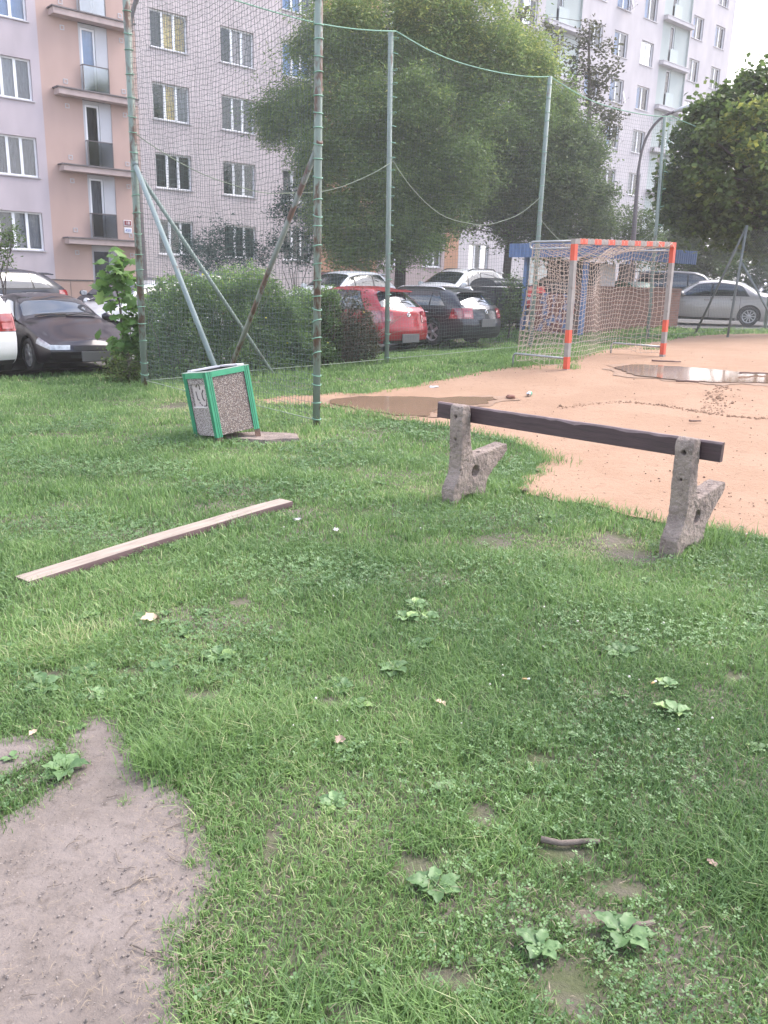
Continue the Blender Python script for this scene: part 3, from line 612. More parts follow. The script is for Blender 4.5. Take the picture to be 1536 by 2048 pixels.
    nm.polygons.foreach_set('use_smooth', [True] * len(nm.polygons)); nm.set_sharp_from_angle(angle=R(38)); nm.name = 'body'
    def grid(name, P, off, m, par=root, both=True, thick=.004):
        n = np.cross(np.gradient(P, axis=0), np.gradient(P, axis=1)); n /= np.linalg.norm(n, axis=-1, keepdims=True) + 1e-9
        c = P.mean((0, 1)) - np.array([0, 0, .7])
        if (n.mean((0, 1)) @ c) < 0: n = -n
        bm = bmesh.new(); Q = P + n * off
        for sy in ((1, -1) if both else (1,)):
            a, b = Q.shape[:2]; v = [[bm.verts.new(Q[i, j] * (1, sy, 1)) for j in range(b)] for i in range(a)]
            for i in range(a - 1):
                for j in range(b - 1): bm.faces.new((v[i][j], v[i + 1][j], v[i + 1][j + 1], v[i][j + 1]))
        o = obj(name, bm, m, par, True); return o
    def patch(xb0, xb1, xt0, xt1, r0, r1, n=12, k=6):
        t = np.linspace(0, 1, k)[None, :]; u = np.linspace(0, 1, n)[:, None]; x = (xb0 + (xt0 - xb0) * t) * (1 - u) + (xb1 + (xt1 - xb1) * t) * u
        return lerp(x, np.broadcast_to(r0 + (r1 - r0) * t, x.shape))
    def cpatch(r0, r1, t0, t1, rear, n=12, k=6, tb=None):
        u = np.linspace(0, 1, n)[:, None]; v = np.linspace(0, 1, k)[None, :]; a = t0 + (t1 - t0) * u; r = r0 + (r1 - r0) * v
        a = np.broadcast_to(a, (n, k)).copy()
        if tb: a = a * (1 + (tb - 1) * (1 - v))
        return cap(np.broadcast_to(r, (n, k)), a, rear)
    # glazing
    sd = s['side']
    grid('window_trim', patch(sd[0][0] - .05, sd[-1][1] + .06, sd[0][2] - .04, sd[-1][3] + .05, 4.04, 4.93, 30), .003, M_CARBLK if dark_b else pm)
    for sy in (1, -1):
        for q in sd:
            P = patch(*q, 4.12, 4.84); P = P * np.array([1, sy, 1]); o = grid('side_window', P, .008, M_CGLASS, both=False)
    x0, x1 = s['ws']; u = np.linspace(-1, 1, 15)
    P = np.stack([lerp(np.linspace(x0 + .05, x1 + .02, 10), np.full(10, 7 - 1.85 * abs(a) ** .8)) * np.array([1, -1 if a < 0 else 1, 1]) for a in u], 1); ww = grid('windscreen', P, .006, M_CGLASS, both=False)
    bm = bmesh.new(); 
    for y0, y1 in ((-.55, .05), (.02, .6)):
        a = lerp(np.array([x1 + .01]), np.array([6.2]))[0]; tube(bm, [(a[0] + .02, y0, a[2] + .03 - abs(y0) * .03), (a[0] - .05, (y0 + y1) / 2, a[2] + .06), (a[0] - .04, y1, a[2] + .055 - abs(y1) * .04)], .012, 5)
    obj('wiper', bm, M_CARBLK, root)
    if s['rw'] == 'cap':
        o = grid('rear_window', cpatch(4.2, 5.65, -.90, .90, True, 14, 7, 1.03), .006, M_CGLASS, both=False)
        a = cap(np.array([4.45]), np.array([0.]), True)[0]; bm = bmesh.new(); tube(bm, [(a[0] - .02, .05, a[2] + .02), (a[0] + .0, -.18, a[2] + .05), (a[0] + .0, -.45, a[2] + .06)], .014, 5); obj('rear_wiper', bm, M_CARBLK, root)
        e = cap(np.array([5.9]), np.array([0.]), True)[0]; bm = bmesh.new(); box(bm, (e[0] - .03, 0, e[2] + .012), (.24, 1.02, .03), Matrix.Rotation(R(-8), 3, 'Y'), bevel=.012); obj('spoiler', bm, pm, root)
    else:
        x0, x1 = s['rw']; P = np.stack([lerp(np.linspace(x0, x1, 10), np.full(10, 7 - 1.8 * abs(a) ** .8)) * np.array([1, -1 if a < 0 else 1, 1]) for a in u], 1); grid('rear_window', P, .006, M_CGLASS, both=False)
    # lamps
    for sy in (1, -1):
        P = np.concatenate([cpatch(3.25, 3.98, .62, 1.0, True, 8, 5), patch(.02, .40, .02, .28, 3.25, 3.98, 8, 5)], 0) * np.array([1, sy, 1]); tl = grid('tail_light', P, .012, M_TAIL, both=False)
        P = cpatch(3.35, 3.6, .70, .95, True, 6, 4) * np.array([1, sy, 1]); grid('lamp_lens', P, .02, M_TAILC, tl, both=False)
        P = np.concatenate([patch(Ln - .42, Ln - .02, Ln - .30, Ln - .02, 3.3, 3.95, 8, 5), cpatch(3.3, 3.95, 1.0, .60, False, 8, 5)], 0) * np.array([1, sy, 1]); hl = grid('headlight', P, .010, M_HEAD, both=False)
    grid('front_grille', cpatch(3.25, 3.7, -.52, .52, False, 12, 4), .010, M_CARBLK, both=False); grid('front_intake', cpatch(1.9, 2.5, -.6, .6, False, 12, 4), .010, M_CARBLK, both=False)
    grid('rear_bumper', cpatch(1.2, 1.95, -.96, .96, True, 14, 4), .012, M_CARBLK, both=False)
    for nm_, x_ in (('door_gap', sd[1][1] + .03), ('door_gap', sd[0][1] - .1), ('door_gap', sd[-1][1] + .1)):
        P = patch(x_ - .006, x_ + .006, x_ - .006, x_ + .006, 1.7, 4.0, 2, 8); grid(nm_, P, .003, M_CARBLK)
    grid('sill', patch(s['ax'][0] + .42, s['ax'][1] - .42, s['ax'][0] + .42, s['ax'][1] - .42, 1.1, 1.9, 10, 3), .008, M_CARBLK)
    for x_ in (sd[1][0] + .05, sd[1][1] + .14):
        for sy in (1, -1):
            a = lerp(np.array([x_]), np.array([3.72]))[0]; bm = bmesh.new(); box(bm, (a[0], sy * (a[1] + .014), a[2]), (.19, .032, .028), bevel=.01); obj('door_handle', bm, M_CHROME if dark_b else pm, root)
    for sy in (1, -1):
        a = lerp(np.array([sd[-1][1] - .12]), np.array([4.1]))[0]; bm = bmesh.new(); bmesh.ops.create_uvsphere(bm, u_segments=12, v_segments=8, radius=.5, matrix=Matrix.Translation((a[0], sy * (a[1] + .13), a[2] + .06)) @ Matrix.Diagonal((.13, .24, .17, 1)))
        tube(bm, [(a[0] + .02, sy * a[1], a[2] + .01), (a[0], sy * (a[1] + .10), a[2] + .03)], .022, 6); mo = obj('wing_mirror', bm, pm, root, True)
        bm = bmesh.new(); box(bm, (a[0] - .058, sy * (a[1] + .13), a[2] + .06), (.02, .18, .12), bevel=.008); obj('mirror_glass', bm, M_HEAD, mo)
    if roofrail:
        for sy in (1, -1):
            bm = bmesh.new(); P = lerp(np.linspace(.45, s['ws'][0] - .2, 9), np.full(9, 5.35)); pts = [(p[0], sy * p[1], p[2] + (.05 if 0 < i < 8 else .0)) for i, p in enumerate(P)]; tube(bm, pts, .02, 6); obj('roof_rail', bm, M_CHROME if roofrail == 1 else M_CARBLK, root)
    if plate:
        for rear in (True, False):
            a = cap(np.array([2.95 if rear and kind != 'hatch' else 2.2]), np.array([0.]), rear)[0]; bm = bmesh.new(); box(bm, (a[0] + (-.03 if rear else .02), 0, a[2]), (.03, .56, .20 if rear else .17), bevel=.006); obj('number_plate', bm, M_PLATE, root)
    if badge:
        a = cap(np.array([3.75]), np.array([0.]), True)[0]; bm = bmesh.new(); lathe(bm, [(.036, -.012), (.038, .004), (.055, .004), (.058, -.012)], 20, 'y')
        if badge == 'v': tube(bm, [(-.035, 0, .02), (-.012, 0, -.03), (0, 0, .015), (.012, 0, -.03), (.035, 0, .02)], .006, 5)
        else: tube(bm, [(-.042, 0, .01), (-.015, 0, .012), (0, 0, -.015), (.015, 0, .012), (.042, 0, .01)], .006, 5)
        bmesh.ops.rotate(bm, matrix=Matrix.Rotation(R(90), 3, 'Z'), verts=bm.verts[:]); bmesh.ops.translate(bm, vec=(a[0] - .012, 0, a[2]), verts=bm.verts[:]); obj('badge', bm, M_CHROME, root)
    # wheels
    for ax in s['ax']:
        for sy in (1, -1):
            bm = bmesh.new(); wd = .20; lathe(bm, [(wr * .66, -wd / 2 + .02), (wr * .78, -wd / 2), (wr * .95, -wd / 2 + .015), (wr, -wd / 2 + .05), (wr, wd / 2 - .05), (wr * .95, wd / 2 - .015), (wr * .78, wd / 2), (wr * .66, wd / 2 - .02)], 30, 'y')
            wo = obj('wheel', bm, M_TYRE, root); wo.location = (ax - Ln / 2, sy * (W2 - .115), wr)
            bm = bmesh.new(); q = sy * (wd / 2 - .03); lathe(bm, [(wr * .70, q + sy * .01), (wr * .66, q + sy * .015), (wr * .58, q - sy * .02)], 30, 'y'); lathe(bm, [(wr * .60, q - sy * .05), (.001, q - sy * .05)], 24, 'y', mi=1)
            for k in range(rim):
                a = 2 * math.pi * k / rim; rt_ = Matrix.Rotation(a, 3, 'Y'); box(bm, rt_ @ Vector((wr * .35, q - sy * .008, 0)), (wr * .56, .03, wr * (.20 if rim < 8 else .11)), rt_, bevel=.006)
            lathe(bm, [(wr * .17, q), (wr * .15, q + sy * .02), (.001, q + sy * .022)], 16, 'y'); obj('rim', bm, [M_RIM, M_CARBLK], wo)
    return root
P_RED = paint('red car paint', (.26, .012, .02)); P_CHAR = paint('charcoal car paint', (.024, .025, .034), .5); P_MAR = paint('dark maroon car paint', (.009, .005, .011)); P_NAVY = paint('navy car paint', (.009, .012, .024)); P_WHITE = paint('white car paint', (.68, .68, .69), 0)
P_SILV = paint('silver beige car paint', (.42, .39, .385), .45); P_SILV2 = paint('light silver car paint', (.50, .50, .51), .4); P_BLUE = paint('blue car paint', (.05, .09, .22)); P_GREYB = paint('grey blue car paint', (.12, .14, .19), .4); P_DARK = paint('dark van paint', (.03, .03, .04)); P_CORAL = paint('coral red car paint', (.50, .06, .06), .1)
def put(px, py, Y=None):
    p = G(px, py) if Y is None else at(px, py, Y); return Vector((p.x, p.y, Z(p.x, p.y) + .03))
def offs(p, head, fwd, side=0): q = Vector((p.x + math.cos(head) * fwd - math.sin(head) * side, p.y + math.sin(head) * fwd + math.cos(head) * side, 0)); return (q.x, q.y, Z(q.x, q.y) + .03)
H_OUT = FA - R(90)          # nose towards the lawn
H_IN = FA + R(90)           # nose towards the building
H_L = FA + R(180)           # along the road, nose to the left
car('parked_car', 'red hatchback seen from behind with round badge, nearest the net', 'hatch', offs(Vector((.40, 20.5, 0)), H_IN + R(2), 2.1), H_IN + R(2), P_RED, badge='v')
car('parked_car', 'charcoal estate car with pale roof rails seen from behind, right of the red hatchback', 'wagon', offs(Vector((2.42, 22.1, 0)), H_IN + R(4), 2.37), H_IN + R(4), P_CHAR, rim=5, badge='w', roofrail=1)
car('parked_car', 'dark maroon low sedan with its nose to the lawn, beside the lobed sapling', 'coupe', offs(Vector((-5.27, 15.0, 0)), H_OUT, -2.25), H_OUT, P_MAR, rim=7)
car('parked_car', 'white car at the left picture edge showing only its tail corner', 'suv', offs(Vector((-6.98, 13.95, 0)), H_IN, 2.22), H_IN, P_WHITE, roll=0)
car('parked_car', 'navy estate car with dark windows parked along the road behind the maroon sedan', 'wagon', (-10.75, 21.9, Z(-11.0, 21.9) + .2), H_L + R(14), P_NAVY, cat='car')
car('parked_car', 'light silver car half hidden by the leafy sapling, beside the maroon sedan', 'hatch', (-5.9, 20.2, Z(-5.9, 20.2)), H_L + R(6), P_SILV2)
car('parked_car', 'black car behind the silver one near the building door', 'hatch', (-8.1, 26.3, Z(-8.1, 26.3) - .1), H_IN + R(6), P_DARK)
car('parked_car', 'dark blue car whose roof shows above the hedge', 'sedan', (-6.2, 27.6, Z(-6.2, 27.6) + .08), H_L, P_GREYB)
car('parked_car', 'white hatchback parked behind the red hatchback', 'hatch', (-1.6, 28.6, Z(-1.6, 28.6) + .04), H_L + R(10), P_WHITE)
car('parked_car', 'white sport utility car with dark windscreen behind the charcoal estate', 'suv', (2.35, 30.6, Z(2.35, 30.6) - .03), H_L + R(4), P_WHITE, roofrail=2)
car('parked_car', 'coral red car seen between the shelter post and the goal', 'hatch', (6.6, 33.6, Z(6.6, 33.6) + .05), H_L - R(10), P_CORAL)
car('parked_car', 'silver beige sedan parked broadside right of the goal', 'sedan', (11.1, 29.9, Z(11.1, 29.9) + .05), R(180 - 22), P_SILV, rim=10)
car('parked_car', 'dark van parked behind the goal right post', 'van', (13.2, 38.4, Z(13.2, 38.4) + .02), R(-20), P_DARK, cat='van')
car('parked_car', 'grey blue car behind the silver sedan, just right of the dark van', 'hatch', (16.4, 42.2, Z(16.4, 42.2)), H_L + R(5), P_GREYB)
car('parked_car', 'bright blue car farthest right behind the silver sedan', 'hatch', (18.0, 42.5, Z(18, 42.5)), H_L + R(-4), P_BLUE)

# ------------------------------------------------------------------ ball-stop netting round the court
def paintrust(name, c, thr, sc=5): return mat(name, c, .65, .14, sc, .25, 40, col2=(.105, .062, .045), thr=thr, stretch=(1, 1, .35))
M_POST = paintrust('pale green post paint', (.20, .245, .225), .60); M_POSTR = paintrust('rusty green post paint', (.19, .235, .205), .49, 4); M_BRACE = paintrust('weathered blue green pipe', (.18, .225, .225), .62); M_BRACER = paintrust('rusty pipe', (.19, .21, .185), .47, 3)
M_NET = mat('green net cord', (.10, .135, .125), .8, .2, 3); M_CORD = mat('green rope', (.20, .36, .27), .8, .15, 4); M_CORD2 = mat('faded cord', (.24, .28, .21), .85, .15, 4); M_GALV = mat('galvanised pipe', (.34, .35, .36), .42, .12, 9, .1, 60, metal=.5)
def zt(p): return Z(p[0], p[1])
PC = Vector((-.03, 16.2)); ND = Vector((math.cos(R(42)), math.sin(R(42))))
def netpt(t): return PC + ND * t
def on_line(px, P, Q):        # where a photo column meets a plan line
    d = ray(px, 760); d2 = Vector((d[0], d[1])); e = Q - P; k = (P.x * d2.y - P.y * d2.x) / (e.y * d2.x - e.x * d2.y); return P + e * k
A_, C_, D_, E_, E2_ = netpt(-5.0), netpt(0), on_line(1056, PC, netpt(9)), on_line(1286, PC, netpt(9)), netpt(16.0)
B_ = Vector((-.79, 9.28))
def top_for(p, px, py):       # top height from where the photo shows the post's head
    d = ray(px, py); return CAM_H + d[2] * (p.y / d[1])
TC = top_for(C_, 778, 62); TD = top_for(D_, 1100, 153); TE = top_for(E_, 1325, 232)
TA = TC - .05; TB = TC - .1
def post(label, p, ztop, lean, r, m, bandn, seed):
    z0 = zt(p); o = thing('net_post', label, 'post', (p.x, p.y, z0), group='posts of the ball stop net')
    bm = bmesh.new(); tube(bm, [(0, 0, -.1), (lean[0] * .5, lean[1] * .5, (ztop - z0) / 2), (lean[0], lean[1], ztop - z0)], r, 14); obj('pole', bm, m, o)
    bm = bmesh.new(); rr = random.Random(seed); pts = []; b0 = 2.4          # one cord wound round the post and led up its side
    for k in range(bandn):
        h = .15 + (ztop - z0 - .3) * k / (bandn - 1) + rr.uniform(-.05, .05); a = rr.uniform(-.02, .02)
        pts += [((r + .007) * math.cos(q + b0), (r + .007) * math.sin(q + b0), h + a * math.cos(q) + .012 * q / 6.3) for q in np.linspace(0, 2 * math.pi, 13)]
        pts += [((r + .008 + rr.uniform(0, .012)) * math.cos(b0), (r + .012) * math.sin(b0), h + .06)]
    tube(bm, pts, .006, 4, False)
    obj('lashing', bm, M_CORD, o); return o
post('rusty net post standing nearest the camera, right of the litter bin', B_, TB, (0, 0), .042, M_POSTR, 34, 1)
post('pale net post at the left corner, beside the leafy sapling', A_, TA, (0, 0), .052, M_POSTR, 22, 2)
post('pale green net post in front of the red hatchback', C_, TC, (-.09, 0), .045, M_POST, 24, 3)
post('pale net post rising just left of the goal', D_, TD, (0, 0), .045, M_POST, 22, 4)
post('thin pale net post seen behind the goal right post', E_, TE, (-.17, 0), .042, M_POST, 14, 5)
post('hidden end post of the netting under the right tree', E2_, TE + .35, (0, 0), .05, M_POST, 10, 6)
def brace(label, a, b, r, m):
    o = thing('brace_pipe', label, 'brace', (b[0], b[1], b[2]), group='slanting brace pipes of the net posts'); bm = bmesh.new(); tube(bm, [Vector(a) - Vector(b), (0, 0, -.05)], r, 10); obj('pipe', bm, m, o)
    bm = bmesh.new(); d = (Vector(b) - Vector(a)).normalized(); tube(bm, [Vector(a) - Vector(b) - d * .05, Vector(a) - Vector(b) + d * .07], r * 1.25, 10); obj('clamp', bm, m, o); return o
def on_line(px, P, Q):        # where a photo column meets a plan line
    d = ray(px, 760); d2 = Vector((d[0], d[1])); e = Q - P; k = (P.x * d2.y - P.y * d2.x) / (e.y * d2.x - e.x * d2.y); return P + e * k
def hgt(p, py, px): d = ray(px, py); return CAM_H + d[2] * (p.y / d[1])
q = on_line(463, A_, B_); brace('pale blue green brace running from the left corner post down behind the bin', (A_.x, A_.y, hgt(A_, 325, 285)), (q.x, q.y, zt(q)), .036, M_BRACE)
q2 = on_line(430, A_, B_); brace('rusty brown brace running from the near post down to the bin', (B_.x, B_.y, hgt(B_, 290, 628)), (q2.x, q2.y, zt(q2)), .030, M_BRACER)
q = on_line(548, A_, C_); brace('thin dull green brace slanting down in front of the hedge', (A_.x, A_.y, hgt(A_, 335, 290)), (q.x, q.y, zt(q) + .05), .030, M_POST)
def netpanel(P, Q, zP, zQ, bow=.10, cell=.072, r=.0020, seed=0, sag=.22):
    W_ = (Q - P).length; nu = int(W_ / cell); H_ = max(zP, zQ) - min(zt(P), zt(Q)); nvv = int(H_ / cell); rg = np.random.default_rng(seed)
    ph = rg.uniform(0, 6, 6); e = (Q - P) / W_; nrm = Vector((-e.y, e.x))
    zb0, zb1 = zt(P), zt(Q)
    def f(u, v):              # u along, v up (0..1)
        s4 = 4 * u * (1 - u); zb = zb0 + (zb1 - zb0) * u + .03; ztp = zP + (zQ - zP) * u - sag * s4
        du = .006 * np.sin(9 * v * 6 + ph[0] + u * 4) * s4 + .008 * np.sin(v * 7 + ph[1] + 11 * u) * s4
        dz = .018 * np.sin(u * 8 + ph[2] + v * 9) * s4 + .010 * np.sin(u * 23 + ph[3]) * s4
        y = bow * s4 * np.sin(np.pi * np.clip(v, 0, 1)) * (.7 + .5 * np.sin(u * 5 + ph[4])) + .05 * s4 * np.sin(v * 10 + u * 7 + ph[5])
        x_ = P.x + (Q.x - P.x) * (u + du / 2) + nrm.x * y; y_ = P.y + (Q.y - P.y) * (u + du / 2) + nrm.y * y
        return np.stack([x_, y_, zb + (ztp - zb) * v + dz * np.clip(v * (1 - v) * 4, 0, 1)], -1)
    us = (np.arange(nu) + .5) / nu; vs = np.arange(nvv + 1) / nvv
    uv, vv = np.meshgrid(us, np.linspace(0, 1, nvv + 1), indexing='ij'); wob = .0016
    pv = f(uv + rg.normal(0, .0012, uv.shape), vv); vh, uh = np.meshgrid(vs, np.linspace(0, 1, nu + 1), indexing='ij'); phz = f(uh, vh + rg.normal(0, .0010, vh.shape))
    return merge([strings(pv, r), strings(phz, r)]), f
def netobj(label, P, Q, zP, zQ, name='ball_stop_net', low=None, **k):
    (V, F), f = netpanel(P, Q, zP, zQ, **k); o = thing(name, label, 'net', (P.x, P.y, zt(P)), group='panels of the ball stop net')
    off = np.array([P.x, P.y, zt(P)]); link('mesh_cords', arr_mesh('n', V - off, F), o, M_NET)
    def rope(vf, r, m, nm):
        u = np.linspace(0, 1, 24); p = f(u, np.array([vf(x) for x in u])) - off; bm = bmesh.new(); tube(bm, [tuple(a) for a in p], r, 5); obj(nm, bm, m, o)
    rope(lambda u: 1.0, .011, M_CORD, 'top_rope'); rope(lambda u: .012, .007, M_CORD2, 'bottom_rope')
    if low: rope(lambda u: low[0] + (low[1] - low[0]) * u - low[2] * 4 * u * (1 - u), .0075, M_CORD2, 'slack_rope')
    return o
netobj('side panel of the netting between corner post and near rusty post, behind the bin', A_, B_, TA, TB, bow=.10, seed=1, cell=.066, r=.0021)
netobj('end panel of the netting in front of the hedge, left of the red car', A_, C_, TA, TC, seed=2, low=(.62, .63, .10), bow=.10)
netobj('end panel of the netting in front of the big tree and the charcoal estate', C_, D_, TC, TD, seed=3, low=(.635, .58, .13))
netobj('end panel of the netting directly behind the goal', D_, E_, TD, TE, seed=4, low=(.5, .52, .12), cell=.08)
netobj('farthest end panel of the netting right of the goal', E_, E2_, TE, TE + .35, seed=5, cell=.09)
M_FPOST = mat('dull grey green fence paint', (.13, .15, .15), .7, .2, 6)
# low chain-link corner at the right
F_ = Vector((9.0, 22.6)); zF = Z(F_.x, F_.y); TF = hgt(F_, 450, 1486)
o = thing('fence_post', 'grey fence post with two slanting stays at the right, in front of the silver sedan', 'fence post', (F_.x, F_.y, zF))
bm = bmesh.new(); tube(bm, [(0, 0, -.1), (.14, .05, TF - zF)], .033, 12); obj('pole', bm, M_FPOST, o)
gA = G(1390, 668); gB = G(1548, 640)
for pq, h in (((gA.x, gA.y, gA.z), TF - .03), ((F_.x + 1.35, F_.y - .3, Z(F_.x + 1.3, F_.y)), hgt(F_, 525, 1484))):
    bm = bmesh.new(); tube(bm, [(.13, .05, h - zF), Vector(pq) - Vector((F_.x, F_.y, zF))], .03, 10); obj('stay', bm, M_FPOST, o)
def chainlink(P, Q, h, cell=.075, r=.0016):
    W_ = (Q - P).length; e = (Q - P) / W_; n = int((W_ + h) / cell); L1 = []; K = 24
    for s in (1, -1):
        for k in range(-int(h / cell), int(W_ / cell) + 1 if s == 1 else n):
            u0 = k * cell
            vv = np.linspace(0, h, K); uu = u0 + s * vv if s == 1 else u0 - vv
            ok = (uu >= 0) & (uu <= W_)
            if ok.sum() < 2: continue
            a, b = vv[ok][0], vv[ok][-1]; vv = np.linspace(a, b, K); uu = u0 + s * vv
            L1.append(np.stack([P.x + e.x * uu, P.y + e.y * uu, ZA(P.x + e.x * uu, P.y + e.y * uu) + .03 + vv], -1))
    return strings(np.array(L1), r)
Q_ = F_ + Vector((6.5, 1.5)); V, Fc = chainlink(F_, Q_, TF - zF - .15)
o = thing('chain_link_fence', 'grey chain link fence sheet at the right edge before the silver sedan', 'fence', (F_.x, F_.y, zF)); link('wire_mesh', arr_mesh('c', V - np.array([F_.x, F_.y, zF]), Fc), o, M_GALV)

# ------------------------------------------------------------------ handball goal
GZL, GZR = .345, .445; ga = R(43.2); gt = math.atan2(GZR - GZL, 3.08)
goal = thing('handball_goal', 'handball goal with worn orange and grey striped posts and a sagging white net', 'goal', (2.95, 13.9, Z(2.95, 13.9) + .0)); goal.rotation_euler = (0, -gt, ga)
gz0 = Z(2.95, 13.9)
M_GOR = mat('faded orange paint', (.58, .085, .045), .5, .12, 9, .15, 50, col2=(.62, .17, .11), thr=.62); M_GGR = mat('worn grey paint', (.27, .25, .235), .6, .15, 7, .15, 50, col2=(.20, .17, .15), thr=.6)
def striped(bm, a, b, ax, cuts):
    """square bar 8 cm, cuts = [(from, to, material)] along its axis"""
    h = .04
    for c0, c1, mi in cuts:
        if ax == 'z': boxmm(bm, (a[0] - h, a[1] - h, c0), (a[0] + h, a[1] + h, c1), mi)
        else: boxmm(bm, (c0, a[1] - h, a[2] - h), (c1, a[1] + h, a[2] + h), mi)
bm = bmesh.new(); striped(bm, (0, 0), None, 'z', [(-.1, .03, 1), (.03, .23, 0), (.23, .455, 1), (.455, .665, 0), (.665, 1.75, 1), (1.75, 1.998, 0)])
for z0, z1 in ((1.32, 1.54), (.92, 1.05)): boxmm(bm, (.0405, -.041, z0), (.043, .030, z1), 0)
obj('goal_post', bm, [M_GOR, M_GGR], goal)
bm = bmesh.new(); striped(bm, (3.08, 0), None, 'z', [(-.1, .06, 1), (.06, .27, 0), (.27, .48, 1), (.48, .70, 0), (.70, 1.72, 1), (1.72, 1.998, 0)]); obj('goal_post', bm, [M_GOR, M_GGR], goal)
bm = bmesh.new(); cs = [(-.04, .10, 1)]; x = .10; mi = 0
while x < 2.85: cs.append((x, x + .20, mi)); x += .2; mi = 1 - mi
cs.append((x, 3.12, 0)); striped(bm, (0, 0, 2.04), None, 'x', cs); obj('crossbar', bm, [M_GOR, M_GGR], goal)
def bracket(x):
    bm = bmesh.new(); r_ = .016; n_ = [(x, .041, 2.045), (x, .82, 2.045)] + [(x, .82 + .055 * math.sin(t), 1.99 + .055 * math.cos(t)) for t in np.linspace(.3, math.pi - .3, 7)] + [(x, .82, 1.935), (x, .041, 1.935)]
    tube(bm, n_, r_, 8); obj('top_bracket', bm, M_GALV, goal)
    bm = bmesh.new(); n_ = [(x, .041, .20), (x, 1.05, .20)] + [(x, 1.05 + .07 * math.sin(t), .13 + .07 * math.cos(t)) for t in np.linspace(.3, 1.5, 5)] + [(x, 1.12, -.08)]; tube(bm, n_, .018, 8); obj('ground_bracket', bm, M_GALV, goal)
bracket(0.0); bracket(3.08)
def goalnet():
    rg = np.random.default_rng(5); c = .085
    def back(u, v):           # u 0..1 across, v 0 crossbar .. 1 ground
        s4 = 4 * u * (1 - u); pull = np.exp(-((u - .76) / .16) ** 2)
        ydep = np.where(v < .28, v / .28 * .80, .80 + (v - .28) / .72 * .26); zz = np.where(v < .28, 2.0, 2.0 - (v - .28) / .72 * 1.92)
        sg = .30 * s4 * np.sin(np.pi * np.clip(v / .62, 0, 1)) * (1 - .75 * pull); zz = zz - sg
        ydep = ydep - .20 * s4 * np.clip((v - .25) * 2, 0, 1) * (1 - v) * 1.6 + .12 * pull * np.sin(np.pi * v) - .32 * np.exp(-((u - .45) / .28) ** 2) * np.clip((v - .35) / .65, 0, 1)
        x = 3.08 * u + .22 * np.sin(np.pi * v) * s4 * (u - .74) * -1.8 + .03 * np.sin(v * 13 + u * 5) * s4
        zz = zz + .035 * np.sin(u * 17 + v * 6) * s4 * np.clip(v * 4, 0, 1) * np.clip((1 - v) * 4, 0, 1) + .02 * np.sin(u * 41 + 1)* s4*np.clip((1 - v) * 3, 0, 1)
        return np.stack([x, ydep, np.maximum(zz, .03)], -1)
    def side(x0):
        def f(u, v):          # u 0 post .. 1 rear, v 0 top .. 1 bottom
            dep = .80 + .26 * v; y = dep * u; z = 2.0 - v * 1.92; s4 = 4 * u * (1 - u)
            return np.stack([x0 + .10 * s4 * np.sin(np.pi * v) * (1 if x0 < 1 else -1) + .02 * np.sin(9 * v + 5 * u), y + .05 * np.sin(v * 9) * s4, z - .07 * s4 * (1 - v) + .025 * np.sin(u * 9 + v * 14) * s4], -1)
        return f
    parts = []
    def mesh(f, nu, nv):
        u, v = np.meshgrid(np.linspace(0, 1, nu), np.linspace(0, 1, nv * 3), indexing='ij'); parts.append(strings(f(u + rg.normal(0, .0025, u.shape), v), 0.0044))
        v, u = np.meshgrid(np.linspace(0, 1, nv), np.linspace(0, 1, nu * 3), indexing='ij'); zig = .004 * np.sin(np.arange(u.shape[1]) * np.pi * 2 / 3)[None]; parts.append(strings(f(u, np.clip(v + zig + rg.normal(0, .002, v.shape), 0, 1)), .0044))
    mesh(back, 34, 32); mesh(side(0), 11, 23); mesh(side(3.08), 11, 23)
    return merge(parts)
V, Fc = goalnet(); M_GNET = mat('cream net cord', (.55, .44, .37), .85, .12, 3); link('goal_net', arr_mesh('g', V, Fc), goal, M_GNET)
bm = bmesh.new(); rr = random.Random(4)
for k in range(26):
    x = .15 + k * .112; tube(bm, [(x + .05 * math.cos(t) * .3, .046 * math.cos(t), 2.04 + .046 * math.sin(t) * 1.1) for t in np.linspace(.6, 5.6, 9)], .004, 4)
for a, b in (((2.42, -.05, 2.075), (2.62, -.05, 1.98)), ((2.72, -.05, 1.98), (2.95, -.05, 2.075)), ((2.9, -.05, 2.07), (3.03, -.05, 1.99)), ((2.3, .03, 2.09), (2.6, -.04, 2.085))): tube(bm, [a, ((a[0] + b[0]) / 2, a[1] - .012, (a[2] + b[2]) / 2), b], .006, 4)
obj('net_lacing', bm, M_GNET, goal)

